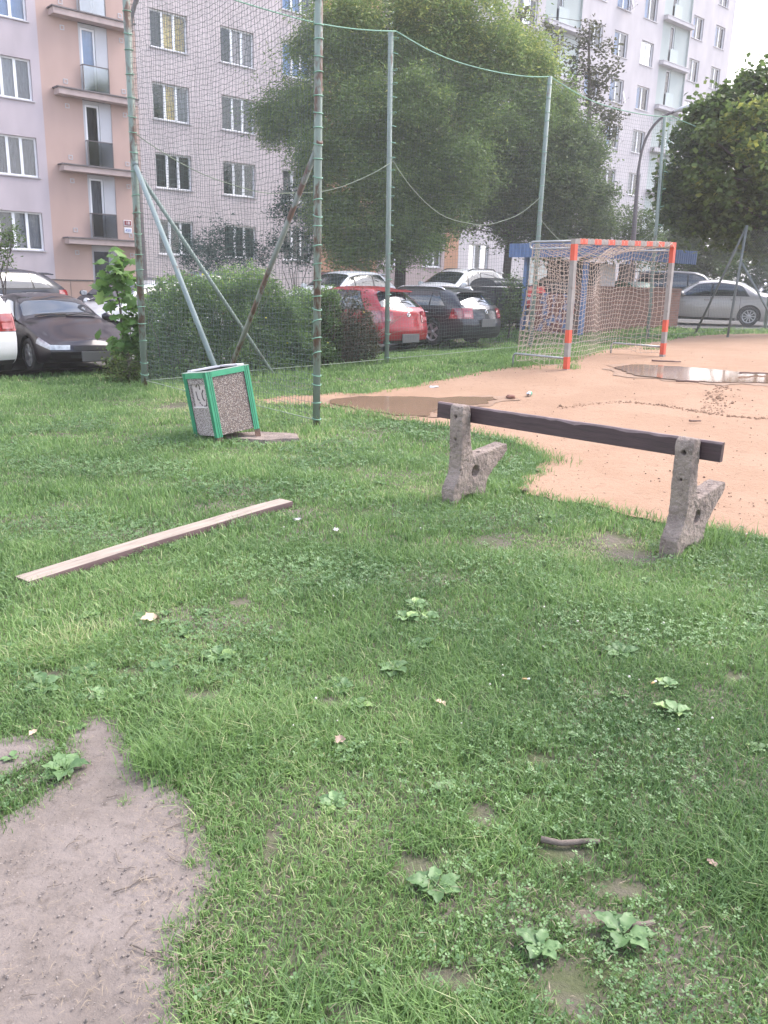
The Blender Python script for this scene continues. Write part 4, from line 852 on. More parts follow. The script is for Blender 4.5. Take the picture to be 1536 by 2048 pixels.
# ------------------------------------------------------------------ broken park bench
M_CONC = ground_mat('weathered concrete', (.34, .275, .24), (.225, .18, .16), (.105, .08, .07), 7, 26, bump=.9, bs=38, t=(.38, .62), pebble=(95, .30, (.42, .37, .35)))
M_PLANKD = mat('dark brown stained plank', (.045, .022, .026), .5, .3, 6, .25, 30, stretch=(.7, 9, 9))
M_RAW = mat('bare worn wood', (.34, .26, .24), .8, .25, 5, .2, 30, stretch=(.7, 8, 8))
bl = G(898, 1010); br = G(1337, 1117); bax = (br - bl).to_2d(); bang = math.atan2(bax.y, bax.x); blen = bax.length
bench = thing('park_bench', 'broken park bench with two concrete supports and only its dark backrest plank left', 'bench', (bl.x, bl.y, bl.z), bang)
PROF = [(a_, b_ * .955) for a_, b_ in [(-.01,-.05),(-.025,.0),(-.03,.135),(-.022,.15),(.03,.235),(.045,.28),(.045,.36),(.03,.58),(.025,.745),(.035,.78),(.06,.795),(.115,.79),(.135,.77),(.14,.70),(.155,.55),(.175,.46),(.19,.41),(.215,.375),(.63,.425),(.65,.418),(.655,.37),(.62,.335),(.48,.23),(.40,.155),(.39,.05),(.385,-.05),(.30,-.05),(.285,.03),(.24,.06),(.13,.065),(.075,.035),(.06,-.05)]]
def support(x, seed):
    th = .115; bm = bmesh.new(); va = [bm.verts.new((x - th / 2, a, b)) for a, b in PROF]; vb = [bm.verts.new((x + th / 2, a, b)) for a, b in PROF]; n = len(PROF)
    bm.faces.new(va); bm.faces.new(vb[::-1])
    for i in range(n): bm.faces.new((va[i], vb[i], vb[(i + 1) % n], va[(i + 1) % n]))
    bmesh.ops.recalc_face_normals(bm, faces=bm.faces[:]); me = bpy.data.meshes.new('s'); bm.to_mesh(me); bm.free(); o = link('concrete_support', me, None, M_CONC)
    cb = bmesh.new()
    def cyl(c, r, d, ax): bmesh.ops.create_cone(cb, cap_ends=True, segments=20, radius1=r, radius2=r, depth=d, matrix=Matrix.Translation(c) @ (Matrix.Rotation(R(90), 4, ax) if ax else Matrix.Identity(4)))
    cyl((x, .24, .235), .045, .3, 'Y'); cyl((x, .07, .67), .014, .4, 'X'); cyl((x, .07, .50), .012, .5, 'X'); cyl((x, .33, .37), .016, .1, None); cyl((x, .52, .39), .016, .1, None)
    cm = bpy.data.meshes.new('c'); cb.to_mesh(cm); cb.free(); co = link('c', cm)
    m = o.modifiers.new('b', 'BOOLEAN'); m.object = co; m.solver = 'EXACT'; m2 = o.modifiers.new('r', 'REMESH'); m2.mode = 'VOXEL'; m2.voxel_size = .0065
    bpy.context.view_layer.update(); nm = bpy.data.meshes.new_from_object(o.evaluated_get(bpy.context.evaluated_depsgraph_get())); o.modifiers.clear(); bpy.data.objects.remove(co)
    bm = bmesh.new(); bm.from_mesh(nm); bm.normal_update()
    for v in bm.verts:
        p = v.co; d = .0035 * noise.noise(p * 14 + Vector((seed, 0, 0))) + .0028 * noise.noise(p * 45 + Vector((0, seed, 0))) - .0035 * max(0, noise.noise(p * 30 + Vector((5, 0, seed)))) * 2
        v.co = p + v.normal * d
    bm.to_mesh(nm); bm.free(); o.data = nm; o.parent = bench; nm.polygons.foreach_set('use_smooth', [True] * len(nm.polygons)); nm.name = 'concrete_support'
    return o
support(0, 1.3); sr = support(blen, 7.7)
bm = bmesh.new(); x0, x1 = -.27, blen + .18; n = 46; rr = random.Random(3); rows = []
for i in range(n + 1):
    x = x0 + (x1 - x0) * i / n; e = max(0, noise.noise((x * 5, 1, 2))) * .016 + (.006 if rr.random() < .15 else 0); zt_ = .742; zb_ = .622; y0, y1 = .146, .186
    tl = (zt_ - e * .35, zt_ - .002)
    rows.append([bm.verts.new(p) for p in ((x, y0, zb_), (x, y0 + .0015, zt_ - .012 - e), (x, y0 + .008, tl[0]), (x, y1, tl[1]), (x, y1, zb_))])
for a, b in zip(rows, rows[1:]):
    for k in range(5): f = bm.faces.new((a[k], b[k], b[(k + 1) % 5], a[(k + 1) % 5])); f.material_index = 1 if k in (1, 2) and k == 1 else (1 if k == 2 else 0)
bm.faces.new(rows[0]); bm.faces.new(rows[-1][::-1]); obj('backrest_plank', bm, [M_PLANKD, mat('worn plank edge', (.17, .12, .12), .7, .35, 8)], bench)
bm = bmesh.new()
for x in (0, blen): lathe(bm, [(.018, -.006), (.017, .003), (.001, .008)], 12, 'y', (x, .192, .67))
obj('bolt', bm, M_GALV, bench)

# ------------------------------------------------------------------ loose board in the grass
pa = G(45, 1171); pb = G(572, 1011); d = (pb - pa).to_2d(); L_ = d.length
pl = thing('wooden_board', 'long weathered wooden board lying in the grass, left of the bench', 'board', ((pa.x + pb.x) / 2, (pa.y + pb.y) / 2, (pa.z + pb.z) / 2 - .004), math.atan2(d.y, d.x))
bm = bmesh.new(); n = 40; rows = []
for i in range(n + 1):
    x = -L_ / 2 + L_ * i / n; s = .008 * noise.noise((x * 2, 4, 1)); zc = .012 * math.cos(x * 1.2); wv = .066
    rows.append([bm.verts.new(p) for p in ((x, -wv + s, zc), (x, -wv + s + .001, zc + .034 + s * .3), (x, -wv + .005 + s, zc + .04), (x, wv - .005 + s, zc + .042), (x, wv + s, zc + .036), (x, wv + s, zc))])
for a, b in zip(rows, rows[1:]):
    for k in range(6): f = bm.faces.new((a[k], b[k], b[(k + 1) % 6], a[(k + 1) % 6])); f.material_index = 0 if k in (2,) else 1
f = bm.faces.new(rows[0]); f.material_index = 1; f = bm.faces.new(rows[-1][::-1]); f.material_index = 1
M_BOARD = mat('grey brown worn board', (.30, .245, .205), .8, .25, 5, .4, 26, col2=(.16, .11, .095), thr=.63, stretch=(.8, 9, 9)); o = obj('plank', bm, [M_BOARD, mat('dark board edge', (.085, .05, .05), .8, .3, 6, stretch=(.6, 6, 6))], pl, angle=40)

# ------------------------------------------------------------------ concrete litter bin
bn = G(438, 890); BA = R(41); S_ = .50
e1 = Vector((math.cos(BA), math.sin(BA), 0)); e2 = Vector((-math.sin(BA), math.cos(BA), 0))
binO = thing('litter_bin', 'leaning litter bin with green steel frame and exposed aggregate concrete panels', 'litter bin', (bn.x, bn.y, bn.z + .0))
binO.rotation_euler = (Matrix.Rotation(R(-9.5), 3, 'Y') @ Matrix.Rotation(R(-1.0), 3, 'X') @ Matrix.Rotation(BA, 3, 'Z')).to_euler()
M_GREEN = mat('bright green frame paint', (.045, .30, .155), .45, .12, 7, .15, 40, col2=(.10, .28, .19), thr=.64); M_RUSTB = mat('rusted leg foot', (.12, .07, .05), .85, .3, 20, .4, 60); M_LINER = mat('dark steel liner', (.16, .14, .14), .6, .25, 5); M_RIMW = mat('pale galvanised rim', (.58, .57, .60), .45, .1, 5, metal=.1)
def aggmat(name, stops, sc):
    m = bpy.data.materials.new(name); m.use_nodes = True; t = m.node_tree; b = t.nodes['Principled BSDF']; L = t.links.new
    tc = N(t, 'ShaderNodeTexCoord'); v = N(t, 'ShaderNodeTexVoronoi'); v.inputs['Scale'].default_value = sc; L(tc.outputs['Object'], v.inputs['Vector'])
    sx = N(t, 'ShaderNodeSeparateColor'); L(v.outputs['Color'], sx.inputs[0]); rp = N(t, 'ShaderNodeValToRGB'); rp.color_ramp.interpolation = 'CONSTANT'
    e = rp.color_ramp.elements; e[0].color = stops[0] + (1,); e[1].color = stops[1] + (1,); e[1].position = .25
    for i, s_ in enumerate(stops[2:]): q = e.new(.45 + .2 * i); q.color = s_ + (1,)
    L(sx.outputs[0], rp.inputs[0]); r3 = N(t, 'ShaderNodeMapRange'); r3.inputs['From Min'].default_value = .42; r3.inputs['From Max'].default_value = .60; L(v.outputs['Distance'], r3.inputs[0])
    mxx = N(t, 'ShaderNodeMix', data_type='RGBA'); L(r3.outputs[0], mxx.inputs[0]); L(rp.outputs[0], mxx.inputs[6]); mxx.inputs[7].default_value = (.13, .10, .095, 1)
    L(mxx.outputs[2], b.inputs['Base Color']); b.inputs['Roughness'].default_value = .7
    bp = N(t, 'ShaderNodeBump'); bp.inputs['Strength'].default_value = .8; bp.inputs['Distance'].default_value = .01; bp.invert = True; L(v.outputs['Distance'], bp.inputs['Height']); L(bp.outputs[0], b.inputs['Normal']); return m
M_AGG = aggmat('exposed aggregate', [(.15, .105, .09), (.36, .29, .25), (.25, .17, .13), (.45, .39, .35)], 115); M_AGGL = aggmat('fine pale aggregate', [(.48, .42, .41), (.54, .49, .48), (.44, .38, .36), (.58, .54, .53)], 110)
H_B, S2 = .73, S_
# local x along the right-hand visible face, local y along the left-hand one; near corner at the origin
for cx, cy, nm in ((0, 0, 0), (S2, 0, 1), (0, S2, 2), (S2, S2, 3)):
    sx = 1 if cx == 0 else -1; sy = 1 if cy == 0 else -1; bm = bmesh.new(); z0 = -.03
    for za, zb, mi in ((z0, .07, 1), (.07, H_B, 0)):
        boxmm(bm, (cx, cy, za), (cx + sx * .062, cy + sy * .006, zb), mi); boxmm(bm, (cx, cy + sy * .0062, za), (cx + sx * .006, cy + sy * .062, zb), mi)
        boxmm(bm, (cx + sx * .0063, cy + sy * .0063, za), (cx + sx * .03, cy + sy * .03, zb - .002), mi)
    for q in (.022, .044): boxmm(bm, (cx + sx * q, cy - sy * .003, .05), (cx + sx * (q + .004), cy - sy * .0001, H_B - .003), 2); boxmm(bm, (cx - sx * .003, cy + sy * q, .05), (cx - sx * .0001, cy + sy * (q + .004), H_B - .003), 2)
    obj('leg', bm, [M_GREEN, M_RUSTB, mat('dark green groove', (.015, .10, .055), .6, .1, 5)], binO)
bm = bmesh.new()
for a, b in (((.0625, -.002, H_B - .055), (S2 - .0625, .006, H_B)), ((.0625, S2 - .006, H_B - .055), (S2 - .0625, S2 + .002, H_B)), ((-.002, .0625, H_B - .055), (.006, S2 - .0625, H_B)), ((S2 - .006, .0625, H_B - .055), (S2 + .002, S2 - .0625, H_B))): boxmm(bm, a, b)
obj('top_rail', bm, M_GREEN, binO)
bm = bmesh.new(); t = .05
for a, b in (((-.003, -.003), (S2 + .003, t)), ((-.003, S2 - t), (S2 + .003, S2 + .003)), ((-.003, t + .0005), (t, S2 - t - .0005)), ((S2 - t, t + .0005), (S2 + .003, S2 - t - .0005))): boxmm(bm, (a[0], a[1], H_B + .0005), (b[0], b[1], H_B + .006))
boxmm(bm, (S2 - .085, .08, H_B + .0065), (S2 - .005, S2 - .03, H_B + .022), 1); boxmm(bm, (.06, S2 - .085, H_B + .0065), (S2 - .1, S2 - .008, H_B + .024), 1)
obj('rim', bm, [mat('scuffed pale green rim', (.36, .44, .38), .5, .25, 9), M_RIMW], binO)
bm = bmesh.new(); z1 = H_B - .002
for a, b in (((.052, .052), (S2 - .052, .056)), ((.052, S2 - .056), (S2 - .052, S2 - .052)), ((.052, .0565), (.056, S2 - .0565)), ((S2 - .056, .0565), (S2 - .052, S2 - .0565))): boxmm(bm, (a[0], a[1], .12), (b[0], b[1], z1))
boxmm(bm, (.057, .057, .16), (S2 - .057, S2 - .057, .17)); obj('liner', bm, M_LINER, binO)
bm = bmesh.new(); boxmm(bm, (.064, .010, .085), (S2 - .064, .046, H_B - .058), 0, .004); obj('aggregate_panel', bm, M_AGG, binO)
bm = bmesh.new(); boxmm(bm, (.064, S2 - .046, .085), (S2 - .064, S2 - .010, H_B - .058), 0, .004); obj('aggregate_panel', bm, M_AGG, binO)
bm = bmesh.new(); boxmm(bm, (S2 - .046, .064, .085), (S2 - .010, S2 - .064, H_B - .058), 0, .004); obj('aggregate_panel', bm, M_AGG, binO)
# left-hand visible panel: pale, with a recessed field and a carved device
bm = bmesh.new(); xo = .012
boxmm(bm, (xo, .064, .085), (.046, S2 - .064, .37)); boxmm(bm, (xo, .064, .3705), (.046, .105, H_B - .058)); boxmm(bm, (xo, S2 - .105, .3705), (.046, S2 - .064, H_B - .058)); boxmm(bm, (xo, .1055, H_B - .115), (.046, S2 - .1055, H_B - .058)); pnl = obj('emblem_panel', bm, M_AGGL, binO)
bm = bmesh.new(); boxmm(bm, (xo + .016, .1055, .3705), (.045, S2 - .1055, H_B - .1155)); obj('recess', bm, mat('smooth pale concrete', (.46, .40, .39), .8, .1, 8, .15), pnl)
bm = bmesh.new(); boxmm(bm, (xo - .004, .1, .372), (xo + .0155, S2 - .1, .386)); obj('recess_ledge', bm, mat('bright concrete lip', (.60, .55, .54), .7, .06, 5), pnl)
bm = bmesh.new(); mm = lambda pts, r: tube(bm, [(xo + .015, S2 / 2 - a, .51 + b) for a, b in pts], r, 6)
mm([(-.055, .075), (-.03, .105), (0, .105), (.02, .08), (.02, .05)], .007); mm([(-.075, .03), (-.06, -.05), (-.035, -.06)], .007); mm([(-.035, -.085), (-.02, -.09)], .007); mm([(.085, .045), (.045, .01), (.05, -.04), (.075, -.065)], .007); mm([(.0, .13), (.005, .105)], .006); mm([(.0, -.10), (.01, -.115)], .007); mm([(.05, -.12), (.09, -.12), (.115, -.09), (.115, -.05)], .007)
obj('carved_emblem', bm, mat('carved groove', (.12, .10, .10), .9, .1, 5), pnl)
# paving slab under the bin
sl = bn + Vector((.42, .36, 0)); bm = bmesh.new(); rr = random.Random(8); pts = [(-.40, -.16), (.05, -.24), (.20, -.13), (.36, -.10), (.30, .20), (-.1, .24), (-.40, .1)]
va = [bm.verts.new((a, b, .038)) for a, b in pts]; vb = [bm.verts.new((a * 1.01, b * 1.01, -.03)) for a, b in pts]; bm.faces.new(va)
for i in range(len(pts)): bm.faces.new((va[i], vb[i], vb[(i + 1) % len(pts)], va[(i + 1) % len(pts)]))
o = obj('paving_slab', bm, M_CONC); o.location = (sl.x, sl.y, Z(sl.x, sl.y)); tag(o, 'cracked concrete paving slab sunk in the grass under the litter bin', 'paving slab')

# ------------------------------------------------------------------ street lamps
M_LAMP = mat('brown lamp post', (.13, .105, .11), .6, .15, 6); M_LHEAD = mat('pale lamp housing', (.55, .55, .56), .4, .05, 3)
def lamp(label, base, top, hx, head_at, r=.055, lean=(0, 0, 0)):
    o = thing('street_lamp', label, 'street lamp', tuple(base)); b = Vector(base); h = top - b.z; hd = Vector(head_at) - b
    bm = bmesh.new(); L0 = Vector(lean); pts = [Vector((0, 0, -.1)), L0 * .55 + Vector((0, 0, h * .45)), L0 + Vector((0, 0, h * .72))]; k0 = pts[-1]
    for t_ in np.linspace(.1, 1, 10):
        c1 = k0 + Vector((0, 0, h * .24)); p = k0 * (1 - t_) ** 2 + c1 * 2 * t_ * (1 - t_) + hd * t_ ** 2; pts.append(p)
    tube(bm, pts, [r * 1.25, r * 1.2, r * .8] + [r * .65] * 10, 10); obj('pole', bm, M_LAMP, o)
    d_ = (pts[-1] - pts[-2]).normalized(); bm = bmesh.new(); bmesh.ops.create_uvsphere(bm, u_segments=14, v_segments=8, radius=.5, matrix=Matrix.Translation(hd + d_ * .32) @ d_.to_track_quat('X', 'Z').to_matrix().to_4x4() @ Matrix.Diagonal((.85, .30, .17, 1))); ho = obj('lamp_head', bm, M_LHEAD, o, True)
    bm = bmesh.new(); bmesh.ops.create_uvsphere(bm, u_segments=12, v_segments=6, radius=.5, matrix=Matrix.Translation(hd + d_ * .36 - Vector((0, 0, .045))) @ d_.to_track_quat('X', 'Z').to_matrix().to_4x4() @ Matrix.Diagonal((.5, .24, .14, 1))); obj('lamp_lens', bm, mat('lamp lens', (.5, .5, .48), .15, .05, 4), ho, True)
Yl = 33.0; p = at(1262, 560, Yl); hp = at(1352, 222, Yl - .6); lamp('street lamp with curved brown arm in front of the white block', (p.x, p.y, Z(p.x, p.y)), hp.z + .1, 0, tuple(hp), .075, tuple((at(1281, 300, Yl) - at(1262, 560, Yl)) * Vector((1, 0, 0))))
Yl = 20.5; p = at(291, 560, Yl); hp = at(302, -30, Yl); lamp('dark street lamp pole rising just behind the left corner net post', (p.x, p.y, Z(p.x, p.y)), hp.z + .2, 0, tuple(hp), .075, (-.16, 0, 0))

# ------------------------------------------------------------------ bin shelter, containers
sh0 = Vector((5.4, 24.6)); SA = FA
shel = thing('bin_shelter', 'refuse shelter with blue corrugated fascia, blue posts and low brick wall behind the goal', 'shelter', (sh0.x, sh0.y, Z(sh0.x, sh0.y)), SA)
M_SBLUE = mat('blue sheet paint', (.10, .17, .33), .5, .12, 4); M_BRICK = None
def brickmat():
    m = bpy.data.materials.new('brown brick'); m.use_nodes = True; t = m.node_tree; b = t.nodes['Principled BSDF']; L = t.links.new; tc = N(t, 'ShaderNodeTexCoord'); mpn = N(t, 'ShaderNodeMapping'); mpn.inputs['Rotation'].default_value = (R(90), 0, 0); L(tc.outputs['Object'], mpn.inputs[0])
    br_ = N(t, 'ShaderNodeTexBrick'); br_.inputs['Scale'].default_value = 1; br_.inputs['Brick Width'].default_value = .25; br_.inputs['Row Height'].default_value = .075; br_.inputs['Mortar Size'].default_value = .008; br_.inputs['Color1'].default_value = (.21, .10, .075, 1); br_.inputs['Color2'].default_value = (.15, .075, .06, 1); br_.inputs['Mortar'].default_value = (.17, .13, .115, 1)
    L(mpn.outputs[0], br_.inputs['Vector']); L(br_.outputs['Color'], b.inputs['Base Color']); b.inputs['Roughness'].default_value = .9; return m
M_BRICK = brickmat(); SL, SD_ = 5.35, 1.75
zS = lambda u: Z(sh0.x + math.cos(SA) * u, sh0.y + math.sin(SA) * u) - Z(sh0.x, sh0.y)
bm = bmesh.new(); boxmm(bm, (0, -.12, -.5), (SL, .12, 1.34)); boxmm(bm, (-.02, -.14, 1.342), (SL + .02, .14, 1.40), 0); obj('brick_wall', bm, M_BRICK, shel)
bm = bmesh.new(); boxmm(bm, (.0, .125, -.5), (.12, SD_, 1.15)); sw = obj('side_wall', bm, mat('painted mural panel', (.20, .085, .07), .8, .4, 2.2, col2=(.13, .20, .36), thr=.50), shel)
for x, y in ((-.08, -.22), (-.1, SD_ + .15), (SL - .1, SD_ + .15)):
    bm = bmesh.new(); boxmm(bm, (x - .06, y - .06, -.5), (x + .06, y + .06, 2.25)); obj('shelter_post', bm, M_SBLUE, shel)
bm = bmesh.new(); n = 180; rows = []
for i in range(n + 1):
    x = -.55 + (SL + .5) * i / n; y = -.55 + .022 * (1 if i % 4 in (0, 1) else -1); rows.append((bm.verts.new((x, y, 2.15)), bm.verts.new((x, y, 2.55)), bm.verts.new((x, SD_ + .5, 2.53))))
for a, b in zip(rows, rows[1:]): bm.faces.new((a[0], b[0], b[1], a[1])); bm.faces.new((a[1], b[1], b[2], a[2]))
rows = []
for i in range(81):
    y = -.52 + (SD_ + 1.0) * i / 80; x = -.57 + .022 * (1 if i % 4 in (0, 1) else -1); rows.append((bm.verts.new((x, y, 2.15)), bm.verts.new((x, y, 2.54))))
for a, b in zip(rows, rows[1:]): bm.faces.new((a[0], b[0], b[1], a[1]))
obj('corrugated_fascia', bm, M_SBLUE, shel)
bm = bmesh.new(); M_SHW = mat('dark shelter wall', (.07, .055, .055), .9, .3, 2); boxmm(bm, (.7, SD_ - .1, -.3), (3.7, SD_, 2.14)); obj('back_wall', bm, M_SHW, shel); bm = bmesh.new(); boxmm(bm, (4.5, SD_ - .1, -.3), (SL, SD_, 2.14)); obj('back_wall', bm, M_SHW, shel)
def shel_pt(u, n_): return Vector((sh0.x + math.cos(SA) * u - math.sin(SA) * n_, sh0.y + math.sin(SA) * u + math.cos(SA) * n_))
def container(label, p, rz, col, name='waste_container', w_=1.25, h_=1.15):
    o = thing(name, label, 'waste container', (p.x, p.y, Z(p.x, p.y) + .03), rz)
    bm = bmesh.new(); v = []
    for z, sx, sy in ((.16, w_ / 2 - .1, .40), (h_ - .02, w_ / 2, .50)): v.append([bm.verts.new((a * sx, b * sy, z)) for a, b in ((-1, -1), (1, -1), (1, 1), (-1, 1))])
    bm.faces.new(v[0]); bm.faces.new(v[1])
    for i in range(4): bm.faces.new((v[0][i], v[0][(i + 1) % 4], v[1][(i + 1) % 4], v[1][i]))
    for k in range(5): boxmm(bm, (-w_ / 2 + .12 + k * (w_ - .24) / 4 - .02, -.50, .35), (-w_ / 2 + .12 + k * (w_ - .24) / 4 + .02, -.44, h_ - .1))
    obj('container_body', bm, col, o)
    bm = bmesh.new(); K = 14; ribs = 8
    for r_ in range(ribs):
        x0 = -w_ / 2 - .03 + r_ * (w_ + .06) / ribs; x1 = x0 + (w_ + .06) / ribs - .02; pr = [(math.cos(t_) * .53, h_ + math.sin(t_) * .24) for t_ in np.linspace(0, math.pi, K)]
        for dx0, dx1, k_ in ((x0, x1, 1.0), (x1, x1 + .02, .96)):
            a = [bm.verts.new((dx0, y * k_, h_ + (z - h_) * k_)) for y, z in pr]; b = [bm.verts.new((dx1, y * k_, h_ + (z - h_) * k_)) for y, z in pr]
            for i in range(K - 1): bm.faces.new((a[i], b[i], b[i + 1], a[i + 1]))
            bm.faces.new(a); bm.faces.new(b[::-1])
    obj('lid', bm, col, o)
    for sx in (-1, 1):
        for sy in (-1, 1): bm = bmesh.new(); lathe(bm, [(.001, -.025), (.08, -.025), (.08, .025), (.001, .025)], 14, 'y', (sx * (w_ / 2 - .18), sy * .3, .08)); obj('castor', bm, M_CARBLK, o)
    return o
M_CONT = mat('black container plastic', (.035, .036, .042), .35, .12, 4)
container('black waste container with ribbed curved lid behind the charcoal estate', Vector((3.35, 26.3)), FA, M_CONT, w_=1.5, h_=1.25)
container('dark waste container inside the shelter left of the white sheet', shel_pt(1.0, 1.0), FA, M_CONT)
container('green waste container inside the shelter behind the brick wall', shel_pt(4.2, 1.05), FA, mat('green container plastic', (.03, .12, .06), .4, .1, 3))
o = thing('white_sheet', 'white upright board leaning inside the shelter above the brick wall', 'board', (*shel_pt(1.95, .4), Z(*shel_pt(1.95, .4))), FA); bm = bmesh.new(); box(bm, (0, 0, 1.25), (.75, .05, 1.4), Matrix.Rotation(R(-4), 3, 'X'), bevel=.01); obj('board', bm, mat('white board', (.55, .54, .56), .6, .06, 2), o)

# ------------------------------------------------------------------ small things lying about
M_STICK = mat('dead wood', (.16, .10, .085), .9, .3, 12, .4); M_STICKG = mat('grey stick', (.155, .125, .105), .9, .25, 14, .3)
def stick(label, px, py, ln, rz, r, m, seed=0, fork=False, gap=.012):
    p = G(px, py); rr = random.Random(seed); bm = bmesh.new(); k = 7
    pts = [(ln * (i / (k - 1) - .5), rr.gauss(0, ln * .035), r + gap + abs(rr.gauss(0, r * .2))) for i in range(k)]; tube(bm, pts, [r * (1 - .35 * i / k) for i in range(k)], 8)
    if fork: tube(bm, [pts[3], (pts[3][0] + ln * .2, ln * .13, r + gap), (pts[3][0] + ln * .33, ln * .16, r + gap)], [r * .6, r * .5, r * .3], 6)
    o = obj('stick', bm, m); o.location = p; o.rotation_euler = (0, 0, rz); tag(o, label, 'stick', 'sticks lying about'); return o
stick('grey stick lying across a bare patch in the grass at the lower right', 1140, 1694, .175, R(2), .010, M_STICKG, 1, gap=.008)
stick('short grey stick beside the broad-leaved weed at the lower right', 1283, 1863, .07, R(20), .009, M_STICKG, 2, gap=.012)
stick('dark broken branch on the sand between the goal and the puddle', 1332, 728, .5, R(-10), .017, M_STICK, 3, True, .03)
stick('dark branch piece at the near edge of the puddle by the goal', 1374, 769, .33, R(-6), .018, M_STICK, 4, gap=.03)
stick('dark branch lying in the puddle at the right edge', 1505, 754, .52, R(14), .016, M_STICK, 5, True, .045)
stick('small dark stick on the sand below the ridge', 1389, 849, .14, R(0), .012, M_STICK, 6, gap=.03)
stick('thin pale forked twig on the dirt path', 272, 1777, .12, R(35), .0022, M_STICKG, 7, True, .014)
stick('thin pale twig near the bottom of the dirt path', 300, 1918, .12, R(-22), .0024, M_STICKG, 8, True, .014)
stick('forked twig at the grassy edge of the dirt path', 405, 1790, .06, R(-28), .0022, M_STICKG, 9, True, .014)
for i, (x, y) in enumerate([(230, 1600), (330, 1650), (300, 1680), (255, 1745), (345, 1725), (200, 1950), (375, 1945), (250, 2010), (110, 1780), (290, 1560), (150, 1690), (60, 2000), (345, 1795), (260, 1865), (235, 1720), (375, 1700), (350, 1660), (310, 1620), (190, 1905), (90, 1570)]):
    o = stick('tiny dry twig scattered on the dirt path', x, y, random.uniform(.03, .08), random.uniform(0, 3), random.uniform(.0011, .0018), M_STICKG, 20 + i, i % 3 == 0, .013); o['group'] = 'tiny twigs on the dirt path'
p = G(1058, 795); can = thing('drink_can', 'crushed green and white drink can lying on the sand', 'can', (p.x, p.y, p.z + .052)); bm = bmesh.new(); pr = [(.001, -.055), (.024, -.056), (.033, -.046), (.033, -.02), (.030, .0), (.033, .02), (.033, .046), (.026, .058), (.001, .054)]; lathe(bm, pr, 18, 'y'); 
for f in bm.faces:
    c = f.calc_center_median(); f.material_index = 1 if abs(c.y) > .045 else (0 if math.sin(math.atan2(c.z, c.x) * 2 + 1) > -.1 else 2)
can.rotation_euler = (0, 0, R(-25)); obj('can_body', bm, [mat('can green', (.10, .30, .20), .35, .1, 20, metal=.2), M_CHROME, mat('can white', (.58, .62, .58), .4, .08, 20)], can)
bm = bmesh.new(); lathe(bm, [(.001, -.058), (.011, -.0585), (.012, -.0565)], 12, 'y'); obj('opening', bm, M_CARBLK, can)
def stone(name, label, cat, px, py, s, m, seed):
    p = G(px, py); bm = bmesh.new(); bmesh.ops.create_icosphere(bm, subdivisions=3, radius=.5)
    for v in bm.verts: v.co += v.co * .35 * noise.noise(v.co * 2.2 + Vector((seed, 0, 0))); v.co = Vector((v.co.x * s[0], v.co.y * s[1], v.co.z * s[2] + s[2] * .3))
    o = obj(name, bm, m, None, True); o.location = (p.x, p.y, p.z + .02); o.rotation_euler = (0, 0, seed); tag(o, label, cat); return o
stone('brick_lump', 'reddish brown stone lump lying on the sand left of the can', 'stone', 1022, 800, (.15, .09, .07), mat('brick lump', (.24, .12, .09), .9, .25, 12, .4), 2.5)
stone('stone', 'small stone on the sand behind the left bench support', 'stone', 1052, 987, (.07, .05, .03), M_STICK, 1.1)
def paper(name, label, cat, px, py, s, m, rz, lift=.03):
    p = G(px, py); bm = bmesh.new(); n = 5; v = [[bm.verts.new((s[0] * (i / n - .5), s[1] * (j / n - .5), .35 * min(s) * noise.noise((i * .7 + px, j * .7, 1)))) for j in range(n + 1)] for i in range(n + 1)]
    for i in range(n):
        for j in range(n): bm.faces.new((v[i][j], v[i + 1][j], v[i + 1][j + 1], v[i][j + 1]))
    bmesh.ops.solidify(bm, geom=bm.faces[:], thickness=.0012)
    o = obj(name, bm, m, None, True); o.location = (p.x, p.y, p.z + lift); o.rotation_euler = (R(12), R(-8), rz); tag(o, label, cat); return o
M_PAPER = mat('white paper', (.66, .65, .65), .8, .06, 8)
paper('paper_scrap', 'white paper scrap in the grass just right of the board end', 'litter', 595, 1052, (.055, .03), M_PAPER, .4, .05); paper('paper_scrap', 'small square white paper scrap in the grass right of the long scrap', 'litter', 671, 1073, (.035, .035), M_PAPER, 1.1, .05); paper('paper_scrap', 'flat pale paper scrap on the far sand edge', 'litter', 868, 777, (.14, .08), M_PAPER, .1, .03)
def butt(label, px, py, rz):
    p = G(px, py); o = thing('cigarette_butt', label, 'cigarette butt', (p.x, p.y, p.z + .035), rz); bm = bmesh.new(); tube(bm, [(-.014, 0, 0), (.006, 0, 0)], .004, 8); obj('filter', bm, mat('butt filter', (.52, .34, .16), .8, .1, 30), o); bm = bmesh.new(); tube(bm, [(.0062, 0, 0), (.018, 0, .001)], .0039, 8); obj('paper', bm, M_PAPER, o)
butt('cigarette butt in the grass at the right', 1305, 1380, R(40)); butt('cigarette butt by the broad leaves in the right middle grass', 1050, 1373, R(0))
